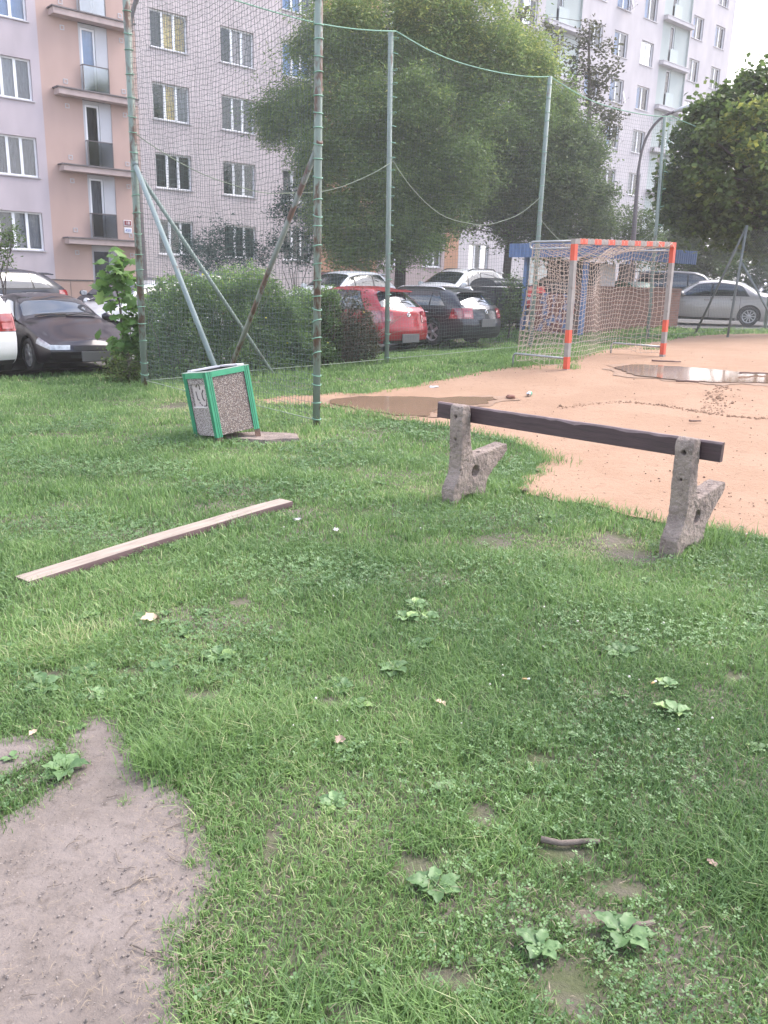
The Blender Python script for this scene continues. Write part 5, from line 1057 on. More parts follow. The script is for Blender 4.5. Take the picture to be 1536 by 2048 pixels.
# dry leaves
M_DRY = mat('dry tan leaf', (.48, .36, .26), .8, .2, 12); M_DRY2 = mat('dull pink brown leaf', (.36, .25, .21), .8, .2, 12)
def dryleaf(label, px, py, s, m, rz, seed):
    p = G(px, py); bm = bmesh.new(); prof = [(0, 0), (.18, .22), (.30, .20), (.36, .40), (.52, .26), (.70, .30), (.78, .14), (1, 0)]
    mid = [bm.verts.new(((a - .5) * s, 0, .10 * s * math.sin(a * 4 + seed))) for a, _ in prof]
    for sg in (1, -1):
        ed = [bm.verts.new(((a - .5) * s, sg * b * s, s * (.16 + .22 * noise.noise((a * 3, sg, seed))) if b else .10 * s * math.sin(a * 4 + seed))) for a, b in prof]
        for i in range(len(prof) - 1): bm.faces.new((mid[i], mid[i + 1], ed[i + 1], ed[i]))
    o = obj('dry_leaf', bm, m, None, True); o.location = (p.x, p.y, p.z + .03); o.rotation_euler = (R(8), 0, rz); tag(o, label, 'dry leaf', 'dry leaves in the grass')
dryleaf('large tan dry leaf in the grass below the board', 302, 1250, .10, M_DRY, .5, 1); dryleaf('pinkish dry leaf in the middle of the foreground grass', 680, 1496, .055, M_DRY2, .8, 2); dryleaf('small brown dry leaf near the right edge of the grass', 1420, 1745, .04, M_DRY2, 2.0, 3); dryleaf('dry leaf by the left edge bare patch', 68, 1480, .035, M_DRY, 1, 4); dryleaf('curled tan leaf in the grass below the left bench support', 880, 1420, .05, M_DRY, 2.5, 5)

# ------------------------------------------------------------------ leaves, trees, shrubs
def snoise(x, y, sc, seed=0):
    r = np.random.default_rng(seed); o = 0
    for k in range(6): a = r.uniform(0, 2 * np.pi); f = sc * r.uniform(.6, 1.7); o = o + np.sin((x * np.cos(a) + y * np.sin(a)) * f * 2 * np.pi + r.uniform(0, 6.28))
    return o / 6 ** .5 / .75
def leaves(P, size, asp=.5, up=.35, rg=RNG, jitter=.35, drop=0):
    n = len(P); a = rg.normal(size=(n, 3)); a[:, 2] = a[:, 2] * .5 - drop; a /= np.linalg.norm(a, axis=1, keepdims=True)
    nn = rg.normal(size=(n, 3)); nn[:, 2] += up * 3; b = np.cross(nn, a); b /= np.linalg.norm(b, axis=1, keepdims=True) + 1e-9; c = np.cross(a, b)
    s = (size * (1 + jitter * rg.uniform(-1, 1, n)))[:, None]
    V = np.stack([P, P + a * s * .55 + b * s * asp * .5 + c * s * .06, P + a * s, P + a * s * .55 - b * s * asp * .5 + c * s * .06], 1)
    return V.reshape(-1, 3), np.arange(n * 4).reshape(n, 4)
def blob(c, r, n, rg=RNG, shell=.55, sq=1.0):
    d = rg.normal(size=(n, 3)); d /= np.linalg.norm(d, axis=1, keepdims=True); q = np.array(r)
    rad = (shell + (1 - shell) * rg.uniform(0, 1, n)) ** .7
    lump = 1 + .20 * np.sin(d[:, 0] * 5 + c[0] * 3) * np.sin(d[:, 1] * 4 + c[1]) + .14 * np.sin(d[:, 2] * 7 + c[2] * 2 + d[:, 0] * 6)
    return np.array(c) + d * rad[:, None] * lump[:, None] * q
def tree(name, label, cat, clumps, per, size, m, trunk=None, asp=.5, up=.35, drop=0, limb_m=None, group=None, seed=0, twigs=3, tbias=0, cluster=5, csp=.10, base=None, sunlit_top=0):
    rg = np.random.default_rng(seed); C0 = [(at(c[0], c[1], c[3]), c[2] / FPX * c[3] * 1.0, c[4] if len(c) > 4 else 1.0, c[5] if len(c) > 5 else 0) for c in clumps]
    if base is None: base = trunk[0][0] if trunk else C0[0][0]
    base = Vector(base); o = thing(name, label, cat, tuple(base), group=group); off = np.array(base)
    Vs, Fs, T, k = [], [], [], 0; zmin = min(c[0].z - c[1] for c in C0); zmax = max(c[0].z + c[1] for c in C0)
    for c, r, dens, tb in C0:
        n = int(per * dens * (r ** 2)); K_ = 9; dd = rg.normal(size=(K_, 3)); dd /= np.linalg.norm(dd, axis=1, keepdims=True); P = [blob(c, (r * .8, r * .75, r * .7), n // 3, rg)]; sub_t = [np.zeros(n // 3)]
        for q_ in dd:                                   # boughs: smaller leaf masses standing off the clump, gaps between
            m_ = max(3, int(n * .075 * rg.uniform(.5, 1.5))); P.append(blob(np.array(c) + q_ * r * np.array([.72, .66, .62]), (r * .42, r * .42, r * .30), m_, rg, .3)); sub_t.append(np.full(m_, rg.normal(.04, .09)))
        m_ = n // 7; P.append(blob(c, (r * 1.32, r * 1.22, r * 1.2), m_, rg, .72)); sub_t.append(np.full(m_, .08))     # loose outer sprigs
        P = np.concatenate(P); sub_t = np.concatenate(sub_t)
        P = (P[:, None] + rg.normal(0, csp, (len(P), cluster, 3))).reshape(-1, 3)
        tt = np.repeat(np.clip(rg.normal(.38 + tb + tbias, .15, len(sub_t)) + sub_t, 0, 1), cluster) + sunlit_top * (P[:, 2] - zmin) / (zmax - zmin)  # height term paints a sunlit top into the leaf tint
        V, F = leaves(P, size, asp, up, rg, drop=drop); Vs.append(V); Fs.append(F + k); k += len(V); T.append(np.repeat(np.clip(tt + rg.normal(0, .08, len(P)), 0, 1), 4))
    link('crown', arr_mesh('crown', np.concatenate(Vs) - off, np.concatenate(Fs), np.concatenate(T)), o, m)
    bm = bmesh.new(); rr = random.Random(seed)
    if trunk:
        tube(bm, [Vector(p) - base for p, _ in trunk], [r for _, r in trunk], 10); 
        for c, r, *_ in C0:
            src = min((Vector(p) for p, _ in trunk[1:]), key=lambda p: (p - c).length + max(0, p.z - c.z) * 2) if len(trunk) > 1 else Vector(trunk[0][0])
            rb = trunk[-1][1] * .7; mid = src.lerp(c, .5) + Vector((rr.gauss(0, .2), rr.gauss(0, .2), .1 * r)); tube(bm, [src - base, mid - base, c - base], [rb, rb * .6, rb * .3], 6)
            for _ in range(twigs):
                e = c + Vector((rr.gauss(0, .6), rr.gauss(0, .6), rr.gauss(.2, .5))) * r; tube(bm, [c.lerp(mid, .3) - base, c.lerp(e, .5) - base + Vector((0, 0, .05)), e - base], [rb * .32, rb * .2, rb * .08], 4)
        obj('trunk', bm, limb_m or M_BARK, o)
    return o
M_BARK = mat('dark bark', (.075, .06, .055), .95, .3, 5, .6, 20, stretch=(3, 3, .6)); M_BARKG = mat('grey brown bark', (.12, .10, .09), .95, .3, 5, .5, 20, stretch=(3, 3, .6))
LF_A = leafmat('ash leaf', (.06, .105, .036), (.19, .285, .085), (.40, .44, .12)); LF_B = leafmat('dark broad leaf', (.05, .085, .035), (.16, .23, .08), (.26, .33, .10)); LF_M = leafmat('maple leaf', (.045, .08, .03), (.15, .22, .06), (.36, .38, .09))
LF_H = leafmat('hedge leaf', (.075, .135, .05), (.24, .37, .12), (.42, .50, .16)); LF_S = leafmat('sapling leaf', (.06, .14, .035), (.20, .34, .09), (.34, .46, .14)); LF_T = leafmat('blue green leaf', (.018, .045, .042), (.05, .10, .085), (.08, .14, .10)); LF_BR = leafmat('brownish leaf', (.035, .035, .022), (.095, .095, .045), (.16, .14, .07))
YA = 33.0; tp = at(800, 545, YA)
TA_ = [((tp.x, tp.y, Z(tp.x, tp.y) - .2), .24), (tuple(at(803, 480, YA)), .19), (tuple(at(812, 380, YA)), .16), (tuple(at(850, 230, YA)), .11), (tuple(at(905, 60, YA)), .05)]
tree('ash_tree', 'big feathery ash tree with sunlit yellowish top behind the netting', 'tree',
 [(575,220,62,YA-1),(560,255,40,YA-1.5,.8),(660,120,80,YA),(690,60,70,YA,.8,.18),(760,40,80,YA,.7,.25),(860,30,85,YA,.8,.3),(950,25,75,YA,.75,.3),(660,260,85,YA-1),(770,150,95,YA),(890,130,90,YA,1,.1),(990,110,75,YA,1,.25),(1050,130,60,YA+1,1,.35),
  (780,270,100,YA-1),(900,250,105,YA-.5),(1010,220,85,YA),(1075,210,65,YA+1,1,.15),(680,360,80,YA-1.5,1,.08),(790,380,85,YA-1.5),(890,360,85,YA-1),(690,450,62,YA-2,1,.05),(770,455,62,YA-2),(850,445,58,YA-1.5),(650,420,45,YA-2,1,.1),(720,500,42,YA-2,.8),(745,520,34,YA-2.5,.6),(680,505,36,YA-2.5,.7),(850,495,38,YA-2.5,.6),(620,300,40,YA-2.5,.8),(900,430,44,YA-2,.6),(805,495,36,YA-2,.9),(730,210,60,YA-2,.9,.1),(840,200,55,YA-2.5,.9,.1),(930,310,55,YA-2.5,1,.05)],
 850, .14, LF_A, TA_, asp=.30, up=.2, drop=.35, seed=11, cluster=6, csp=.14, sunlit_top=.16)  # raised tints paint sunlight into the upper leaves
YB = 36.0; tb_ = at(1010, 560, YB)
tree('broadleaf_tree', 'darker broadleaf tree right of the ash, above the blue shelter', 'tree',
 [(1010,330,85,YB),(1090,300,80,YB,1,.12),(1060,350,70,YB-1,1,.05),(1120,370,60,YB-1),(1000,390,55,YB,.8),(1150,330,55,YB),(1060,400,75,YB),(1140,420,62,YB),(990,420,48,YB,.6),(1130,250,45,YB,.9,.1),(1185,390,36,YB,.8),(1180,300,34,YB,.6),(1020,460,40,YB,.6),(1100,470,55,YB),(930,400,40,YB,.45),(1190,450,40,YB,.7),(1215,390,22,YB,.5),(940,445,24,YB,.4),(915,455,16,YB,.5)],
 950, .13, LF_B, [((tb_.x, tb_.y, Z(tb_.x, tb_.y) - .2), .20), (tuple(at(1020, 470, YB)), .16), (tuple(at(1050, 360, YB)), .11), (tuple(at(1090, 250, YB)), .05)], asp=.5, seed=12, cluster=5, csp=.12, limb_m=M_BARK)
YP = 40.0; tq = at(1172, 470, YP)
tree('young_poplar', 'thin sparse young tree rising above the dark broadleaf tree', 'tree',
 [(1178,60,20,YP,.8),(1175,95,24,YP,.7),(1165,140,26,YP,.7),(1200,150,28,YP,.55),(1215,100,18,YP,.4),(1225,135,16,YP,.5),(1140,130,22,YP,.6),(1120,90,16,YP,.5),(1195,185,24,YP,.8),(1150,190,28,YP,.8),(1230,230,20,YP,.8),(1205,245,26,YP,.8),(1190,220,22,YP,.7),(1215,270,18,YP,.7),(1040,30,18,YP,.5),(1030,60,26,YP,.6),(1045,80,20,YP,.5),(1100,60,14,YP,.4)],
 190, .16, leafmat('poplar leaf', (.05, .055, .035), (.13, .14, .075), (.2, .2, .09)), [((tq.x, tq.y, Z(tq.x, tq.y)), .13), (tuple(at(1176, 330, YP)), .11), (tuple(at(1179, 200, YP)), .09), (tuple(at(1178, 100, YP)), .05), (tuple(at(1180, 45, YP)), .02)], asp=.6, seed=13, cluster=4, csp=.14, limb_m=M_BARKG, twigs=2)
YM = 24.0; tm = at(1580, 590, YM)
tree('maple_tree', 'dense dark maple tree overhanging the court at the right edge', 'tree',
 [(1400,300,52,YM),(1370,370,48,YM),(1355,420,38,YM),(1440,240,58,YM,1,.12),(1475,330,75,YM),(1410,410,65,YM),(1500,200,46,YM,.9,.08),(1515,165,30,YM,.8,.08),(1560,260,85,YM,1,.12),(1540,380,85,YM,1,.05),(1470,440,55,YM),(1530,470,52,YM,1,.1),(1600,420,80,YM),(1480,230,22,YM-1.5,1,.35),(1505,300,26,YM-2,1,.35),(1530,340,26,YM-2,1,.3),(1415,270,18,YM-1.5,1,.15),(1345,345,24,YM,.8),(1335,385,20,YM,.8),(1620,180,80,YM),(1640,320,90,YM),(1455,260,16,YM-1.5,1,.5),(1520,215,16,YM-2,1,.4),(1440,205,20,YM,.5),(1460,195,12,YM,.5),(1400,345,26,YM-1.5,1,.18),(1440,380,26,YM-1.5,1,.15)],
 620, .15, LF_M, [((tm.x, tm.y, Z(tm.x, tm.y) - .2), .2), (tuple(at(1585, 480, YM)), .17), (tuple(at(1580, 380, YM)), .14), (tuple(at(1560, 260, YM)), .08)], asp=.8, up=.6, seed=14, cluster=5, csp=.10, drop=.15)  # lighter clump tints paint sunlight onto the upper boughs
def shrub(label, clumps, per, size, m, seed, name='shrub', cat='shrub', **k):
    b = at(clumps[0][0], clumps[0][1], clumps[0][3]); b.z = Z(b.x, b.y); t = [((b.x, b.y, b.z), .035), ((b.x + .02, b.y, b.z + .35), .025)]
    return tree(name, label, cat, clumps, per, size, m, t, seed=seed, base=(b.x, b.y, b.z), twigs=4, **k)
shrub('blue green shrub against the lilac wall above the hedge', [(400,520,46,31.5),(450,500,48,31.5),(500,520,40,31.5),(380,490,34,31.5,.8),(440,468,30,31.5,.7),(490,475,22,31.5,.6),(540,500,30,31,.5)], 330, .13, LF_T, 21, asp=.3)
shrub('blue green bush at the wall left of the rusty post', [(590,400,38,32),(600,450,40,32),(570,430,28,32,.8),(620,370,30,32,.7),(600,500,40,32),(560,480,20,32,.6)], 330, .13, LF_T, 22, asp=.35)
shrub('dark evergreen shrub behind the net, left of the curved lamp', [(1240,440,48,37),(1200,450,40,37),(1280,450,40,37),(1300,490,40,37),(1220,490,45,37),(1265,500,45,37),(1175,480,40,37)], 300, .13, LF_B, 23, asp=.4)
shrub('dark undergrowth under the maple tree beside the dark van', [(1370,470,45,44),(1420,480,46,44),(1360,510,40,44),(1410,520,40,44),(1340,480,30,44),(1465,490,46,44),(1450,530,40,44),(1390,545,34,44),(1500,460,46,44),(1330,530,30,44)], 330, .16, LF_B, 24, asp=.6)
shrub('green bush under the maple tree behind the silver sedan', [(1500,535,40,36),(1540,520,48,36),(1470,545,26,36,.9),(1530,560,40,36),(1580,540,50,36)], 280, .13, leafmat('bush leaf', (.03, .07, .025), (.09, .15, .05)), 25, asp=.6)
shrub('small leafy shrub growing by the blue shelter post', [(1022,590,22,24),(1015,620,22,24),(1028,560,16,24,.7),(1010,645,18,24,.9),(1035,625,14,24,.8)], 600, .08, leafmat('shelter shrub leaf', (.05, .085, .03), (.13, .19, .08)), 26)
shrub('leafy branches of a bush poking in at the left edge', [(2,490,22,17.5,.5),(18,465,14,17.5,.4),(25,480,12,17.5,.4),(-15,470,30,17.5,.6),(8,520,12,17.5,.35),(-20,530,30,17.5,.6)], 500, .07, LF_B, 27)
# the hedge behind the end panel: leaves through a long lumpy volume
def hedge(name, label, t0, t1, hfun, m, n, size, seed, off=.78, half=.55, twig=60, tb=0, flowers=0, twm=None):
    rg = np.random.default_rng(seed); nr = Vector((-ND.y, ND.x)); b2 = netpt((t0 + t1) / 2) + nr * off; b = Vector((b2.x, b2.y, Z(b2.x, b2.y))); o = thing(name, label, 'hedge' if name == 'hedge' else 'shrub', tuple(b))
    t = rg.uniform(t0, t1, n); v = rg.uniform(0, 1, n) ** .75; H = hfun(t) + .10 * snoise(t, t * 0, 1.1, seed) + .06 * rg.normal(size=n); w_ = half * (1 - .55 * np.clip(v - .55, 0, 1)) * (1 + .16 * snoise(t, v * 3, .8, seed + 1))
    s = np.where(rg.uniform(size=n) < .7, np.sign(rg.uniform(-1, 1, n)) * (1 - .35 * rg.uniform(0, 1, n) ** 1.5), rg.uniform(-1, 1, n)); end = np.clip(np.minimum(t - t0, t1 - t) / .5, 0, 1) ** .5
    d = off + s * w_ * (.45 + .55 * end); x = PC.x + ND.x * t + nr.x * d; y = PC.y + ND.y * t + nr.y * d; z = ZA(x, y) + .04 + v * H * (.5 + .5 * end)
    P = np.stack([x, y, z], -1); P = (P[:, None] + rg.normal(0, .03, (n, 4, 3))).reshape(-1, 3); vv = np.repeat(v, 4)
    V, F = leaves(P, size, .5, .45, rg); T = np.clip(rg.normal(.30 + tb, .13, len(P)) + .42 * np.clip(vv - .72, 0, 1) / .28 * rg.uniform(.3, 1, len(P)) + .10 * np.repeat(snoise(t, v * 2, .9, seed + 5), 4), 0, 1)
    T4 = np.repeat(T, 4); nf = len(F); ms = [m]
    if flowers:
        k = rg.choice(len(P), flowers); fp = P[k] + np.array([nr.x, nr.y, 0]) * -.05 + np.array([0, 0, .03]); V2, F2 = leaves(fp, .05, .9, .8, rg); F = np.concatenate([F, F2 + len(V)]); V = np.concatenate([V, V2]); T4 = np.concatenate([T4, np.full(len(V2), .5)]); ms.append(mat('yellow petal', (.55, .50, .06), .7, .1, 9))
    fo = link('foliage', arr_mesh('f', V - np.array(b), F, T4), o, ms); mi = np.zeros(len(F), np.int32); mi[nf:] = 1; fo.data.polygons.foreach_set('material_index', mi)
    bm = bmesh.new(); rr = random.Random(seed)
    for _ in range(twig):
        tt_ = rr.uniform(t0 + .1, t1 - .1); h = float(hfun(np.array([tt_]))[0]); d0 = off + rr.uniform(-.3, .3); p = netpt(tt_) + nr * d0; q = netpt(tt_ + rr.gauss(0, .35)) + nr * (d0 + rr.uniform(-.55, .35)); z0 = Z(p.x, p.y)
        mid = p.lerp(q, .4); tube(bm, [Vector((p.x, p.y, z0)) - b, Vector((mid.x, mid.y, z0 + h * .45)) - b, Vector((q.x, q.y, z0 + h * rr.uniform(.6, .98))) - b], [.014, .009, .004], 4)
    obj('twigs', bm, twm or M_BARKG, o)
    return o
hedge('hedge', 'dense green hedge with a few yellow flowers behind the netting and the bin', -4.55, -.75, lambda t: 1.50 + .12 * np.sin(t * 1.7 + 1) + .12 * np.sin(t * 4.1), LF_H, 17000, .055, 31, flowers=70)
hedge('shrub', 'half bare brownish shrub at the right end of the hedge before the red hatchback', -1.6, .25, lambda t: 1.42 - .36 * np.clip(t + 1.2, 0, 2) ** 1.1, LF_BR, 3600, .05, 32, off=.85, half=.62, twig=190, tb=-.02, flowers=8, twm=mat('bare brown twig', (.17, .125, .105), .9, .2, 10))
# sapling with big lobed leaves and the low bush at its foot
def lobed(P, size, rg, droop=.3):
    pr = np.array([(0, 0), (.22, .16), (.18, .34), (.40, .26), (.50, .52), (.62, .26), (.80, .30), (1, 0), (.80, -.30), (.62, -.26), (.50, -.52), (.40, -.26), (.18, -.34), (.22, -.16)]); n = len(P); K = len(pr)
    a = rg.normal(size=(n, 3)); a[:, 2] = a[:, 2] * .3 - droop; a /= np.linalg.norm(a, axis=1, keepdims=True); nn = rg.normal(size=(n, 3)) * .5; nn[:, 2] += 1; b = np.cross(nn, a); b /= np.linalg.norm(b, axis=1, keepdims=True); c = np.cross(a, b)
    s = (size * rg.uniform(.55, 1.2, n))[:, None, None]; V = P[:, None] + s * (a[:, None] * pr[None, :, :1] + b[:, None] * pr[None, :, 1:] + c[:, None] * (-.25 * np.abs(pr[None, :, 1:]) - .15 * pr[None, :, :1] ** 2))
    Ctr = P[:, None] + s * a[:, None] * .45; V = np.concatenate([V, Ctr], 1); k = np.arange(n)[:, None, None] * (K + 1); tri = np.stack([np.full(K, K), np.arange(K), (np.arange(K) + 1) % K], -1)[None]
    return V.reshape(-1, 3), (k + tri).reshape(-1, 3), K + 1
def sapling(label, stems, n, size, m, seed, name='sapling'):
    rg = np.random.default_rng(seed); b = stems[0][0]; b = Vector((b.x, b.y, Z(b.x, b.y))); o = thing(name, label, 'sapling', tuple(b)); P = []; bm = bmesh.new()
    for st in stems:
        tube(bm, [Vector(p) - b for p in st], [.014 - .010 * i / (len(st) - 1) for i in range(len(st))], 6); L_ = len(st) - 1
        for _ in range(n // len(stems)):
            f = rg.uniform(.35, 1) * L_; i = min(int(f), L_ - 1); q = np.array(st[i].lerp(st[i + 1], f - i)); P.append(q + rg.normal(0, .14 if f < L_ * .9 else .07, 3))
    obj('stem', bm, M_BARKG, o); V, F, K = lobed(np.array(P), size, rg); T = np.repeat(np.clip(rg.normal(.5, .18, len(P)), 0, 1), K); link('leaves', arr_mesh('l', V - np.array(b), F, T), o, m); return o
YS = 14.2; A2 = lambda x, y: at(x - 4, y, YS)
sapling('bright green sapling with big lobed leaves beside the left corner post', [[A2(252,745), A2(248,650), A2(240,590), A2(236,515)], [A2(250,720), A2(243,600), A2(222,545)], [A2(250,720), A2(246,610), A2(262,545)], [A2(240,600), A2(234,540), A2(237,508)]], 100, .25, LF_S, 41)
sapling('lower leafy shoots at the foot of the lobed sapling', [[A2(262,760), A2(268,700), A2(262,630)], [A2(258,760), A2(250,700), A2(236,672)], [A2(270,760), A2(280,700), A2(284,640)], [A2(262,760), A2(262,700), A2(270,600)]], 150, .22, LF_S, 42)
shrub('low yellowish green shrub at the foot of the left corner post', [(258,745,34,13.6),(235,735,22,13.6,.8),(285,740,26,13.5,.9),(225,755,20,13.5,.8)], 1500, .055, leafmat('low shrub leaf', (.05, .075, .022), (.15, .19, .06)), 43)

# ------------------------------------------------------------------ lawn: blades, clover, weeds
BARE = [(410,1395,45,16),(660,1405,26,10),(1075,1522,38,14),(965,1632,34,26),(1130,1708,62,24),(830,1732,40,22),(1245,1780,66,22),(1135,1975,72,66),(900,1962,75,30),(1190,1832,66,22),(700,2035,45,26),(260,1345,30,10),(100,1352,36,14),(1265,1110,55,16),(1230,1080,40,14),(985,1085,30,9),(545,1690,16,40),(1470,1355,25,10),(360,810,30,8),(1060,1600,22,10),(480,1205,22,8)]
BW = []
for px, py, rx, ry in BARE:
    c = G(px, py); a = G(px + rx, py); b = G(px, py + ry); BW.append((c.x, c.y, abs(a.x - c.x), max(abs(b.y - c.y), .02)))
def bare(x, y):
    o = np.zeros(len(x))
    for cx, cy, rx, ry in BW: o = np.maximum(o, np.exp(-(((x - cx) / rx) ** 2 + ((y - cy) / ry) ** 2) ** 1.5 * .9))
    return o
SANDa = [(p.x, p.y) for p in SAND]; DIRTa = [(p.x, p.y) for p in DIRT]; DIRT2a = [(p.x, p.y) for p in DIRT2]; ROADa = [(p.x, p.y) for p in ROAD]
BINp = Vector((bn.x, bn.y)) + Vector((.05, .45)); SLp = Vector((sl.x, sl.y))
def free(x, y, slack=.03):
    jx = x + RNG.normal(0, slack, len(x)); jy = y + RNG.normal(0, slack, len(x))
    k = ~(inpoly(jx, jy, SANDa) | inpoly(jx, jy, DIRTa) | inpoly(jx, jy, DIRT2a) | inpoly(x, y, ROADa))
    k &= ((x - SLp.x) ** 2 + ((y - SLp.y) / .75) ** 2) > .36 ** 2
    bx = (x - pl.location.x) * math.cos(pl.rotation_euler.z) + (y - pl.location.y) * math.sin(pl.rotation_euler.z); by = -(x - pl.location.x) * math.sin(pl.rotation_euler.z) + (y - pl.location.y) * math.cos(pl.rotation_euler.z)
    k &= ~((np.abs(bx) < L_board / 2 + .01) & (np.abs(by) < .07)); return k
L_board = L_
YEL = [(420,830,190,50,.34),(60,1280,160,80,.26),(1260,1100,160,30,.25),(560,900,250,40,.12),(350,815,70,18,.30),(930,985,160,30,.2),(1180,1080,120,40,.15)]; DRK = [(80,950,220,100,-.16),(1330,1480,260,130,-.12),(1300,1900,400,160,-.05)]
YW = []
for px, py, rx, ry, a in YEL + DRK: c = G(px, py); e = G(px + rx, py); b = G(px, py - ry); YW.append((c.x, c.y, abs(e.x - c.x), max(abs(b.y - c.y), .05), a))
def tone(x, y):
    o = .40 + .10 * snoise(x, y, .45, 3) + .06 * snoise(x, y, 1.6, 4)
    for cx, cy, rx, ry, a in YW: o = o + a * np.exp(-((x - cx) / rx) ** 2 - ((y - cy) / ry) ** 2)
    return o
def blades(x, y, h, wd, T, lean=.55):
    n = len(x); z = ZA(x, y); a = RNG.uniform(0, 2 * np.pi, n); dx, dy = np.cos(a), np.sin(a); ln = RNG.uniform(.1, 1, n) * lean * h; b = a + np.pi / 2 + RNG.normal(0, .5, n); wx, wy = np.cos(b) * wd / 2, np.sin(b) * wd / 2
    P = lambda f, zf, s: np.stack([x + dx * ln * f + wx * s, y + dy * ln * f + wy * s, z + h * zf], -1)
    tip = 1.6 * RNG.uniform(.5, 1.2, n)
    V = np.stack([P(0, -.05, -1), P(0, -.05, 1), P(.35, .55, -.85), P(.35, .55, .85), np.stack([x + dx * ln * tip, y + dy * ln * tip, z + h * (1.02 - .25 * np.clip(tip - 1, 0, 1))], -1)], 1).reshape(-1, 3)
    F = (np.arange(n)[:, None, None] * 5 + np.array([[0, 1, 3], [0, 3, 2], [2, 3, 4]])[None]).reshape(-1, 3); return V, F, np.repeat(T, 5)
parts = []
def field(y0, y1, rho, h, wd, slack=.03, xl=lambda y: -.56 * y - .5, xr=lambda y: .54 * y + .5, lean=.55):
    X0, X1 = xl(y1), xr(y1); n = int((X1 - X0) * (y1 - y0) * rho); x = RNG.uniform(X0, X1, n); y = RNG.uniform(y0, y1, n); k = (x > xl(y)) & (x < xr(y)); x, y = x[k], y[k]
    p = .62 + .5 * snoise(x, y, 1.3, 8) + .3 * snoise(x, y, 4, 9); k = (RNG.uniform(size=len(x)) < np.clip(p, .58, 1)) & (RNG.uniform(size=len(x)) > bare(x, y) * 1.05); x, y = x[k], y[k]; k = free(x, y, slack); x, y = x[k], y[k]
    hh = h * np.clip(RNG.normal(1, .32, len(x)), .35, 2) * (1 + .30 * snoise(x, y, .9, 12) - .5 * bare(x, y)); T = np.clip(tone(x, y) + RNG.normal(0, .20, len(x)) + (RNG.uniform(size=len(x)) < .04) * .5, 0, 1)
    parts.append(blades(x, y, np.maximum(hh, .012), wd * RNG.uniform(.7, 1.3, len(x)), T, lean))
field(1.05, 2.2, 34000, .031, .0036, lean=1.15); field(2.2, 3.4, 28000, .031, .0039, lean=1.15); field(3.4, 5, 18000, .032, .0047, lean=1.05); field(5, 8, 7000, .038, .0062, .05, lean=.8); field(8, 13, 3000, .040, .010, .09, lean=.7); field(13, 22, 1100, .05, .018, .14); field(22, 36, 260, .07, .034, .15)
# ragged long grass along the sand edge, posts, bench feet, dirt edge
def fringe(pts, per, h, wd, sp, tb=0):
    x = np.repeat([p[0] for p in pts], per) + RNG.normal(0, sp, len(pts) * per); y = np.repeat([p[1] for p in pts], per) + RNG.normal(0, sp, len(pts) * per)
    parts.append(blades(x, y, h * RNG.uniform(.4, 1.3, len(x)), wd * RNG.uniform(.7, 1.3, len(x)), np.clip(tone(x, y) + tb + RNG.normal(0, .15, len(x)), 0, 1), .8))
sedge = [p for p in SANDa if p[1] < 20 and p[0] < 7]; gpx = [(p.x, p.y) for p in SAND]
near = [p for p in sedge if p[1] < 9]; fringe(near, 34, .075, .005, .06, .05); fringe([p for p in sedge if p[1] >= 9], 14, .08, .010, .09, .1)
fringe([p for i, p in enumerate(DIRTa + DIRT2a) if 1 < p[1] < 3.2 and i % 2 == 0], 34, .034, .0032, .030, 0)
for (px, py, n, h, wd, sp) in [(930,1000,240,.12,.006,.10),(985,985,200,.12,.006,.10),(1350,1112,230,.09,.005,.09),(1425,1085,340,.13,.005,.11),(1395,1100,200,.10,.005,.08),(330,1540,520,.085,.0035,.055),(300,1520,300,.075,.0035,.04),(1090,925,160,.11,.006,.12),(1140,738,130,.12,.009,.10),(1085,728,200,.12,.010,.2),(1030,735,160,.12,.010,.25),(1300,700,120,.10,.010,.12),(1230,697,150,.10,.010,.25),(628,862,160,.10,.007,.1),(400,872,220,.10,.007,.13),(520,845,120,.10,.008,.16),(440,892,200,.08,.006,.14),(385,1735,60,.035,.003,.012),(352,1990,60,.04,.003,.018),(345,1860,40,.03,.003,.012),(250,1610,26,.03,.003,.012)]:
    p = G(px, py); fringe([(p.x, p.y)], n, h, wd, sp, .02)
for P_, Q_2 in ((A_, C_), (C_, D_), (A_, B_)):
    fringe([tuple(P_.lerp(Q_2, t)) for t in np.linspace(0, 1, 50)], 16, .14, .009, .12, .05)
# dry clippings lying flat on the soil and along the path edge
STRAW = []
def straw(n, px0, px1, py0, py1, ln, wd):
    x, y = [], []
    for _ in range(n): q = ray(random.uniform(px0, px1), random.uniform(py0, py1)); t = -CAM_H / q[2]; x.append(q[0] * t); y.append(q[1] * t)
    x, y = np.array(x), np.array(y); a = RNG.uniform(0, 6.28, n); z = ZA(x, y) + RNG.uniform(.014, .03, n); l = ln * RNG.uniform(.3, 1.3, n); w_ = wd; dx, dy = np.cos(a), np.sin(a)
    V = np.stack([np.stack([x - dy * w_, y + dx * w_, z], -1), np.stack([x + dy * w_, y - dx * w_, z], -1), np.stack([x + dx * l * .5 - dy * w_ * 2, y + dy * l * .5 + dx * w_ * 2, z + .003], -1), np.stack([x + dx * l * .5 + dy * w_, y + dy * l * .5 - dx * w_, z + .003], -1), np.stack([x + dx * l + dy * w_, y + dy * l - dx * w_, z], -1)], 1).reshape(-1, 3)
    STRAW.append((V, (np.arange(n)[:, None, None] * 5 + np.array([[0, 1, 3], [0, 3, 2], [2, 3, 4]])[None]).reshape(-1, 3)))
straw(700, 270, 470, 1560, 2048, .026, .0006); straw(160, 0, 260, 1480, 2048, .022, .0005); straw(500, 270, 470, 790, 840, .06, .0022); straw(400, 1060, 1400, 1070, 1125, .04, .0012); straw(900, -20, 1556, 1200, 2048, .03, .0006)
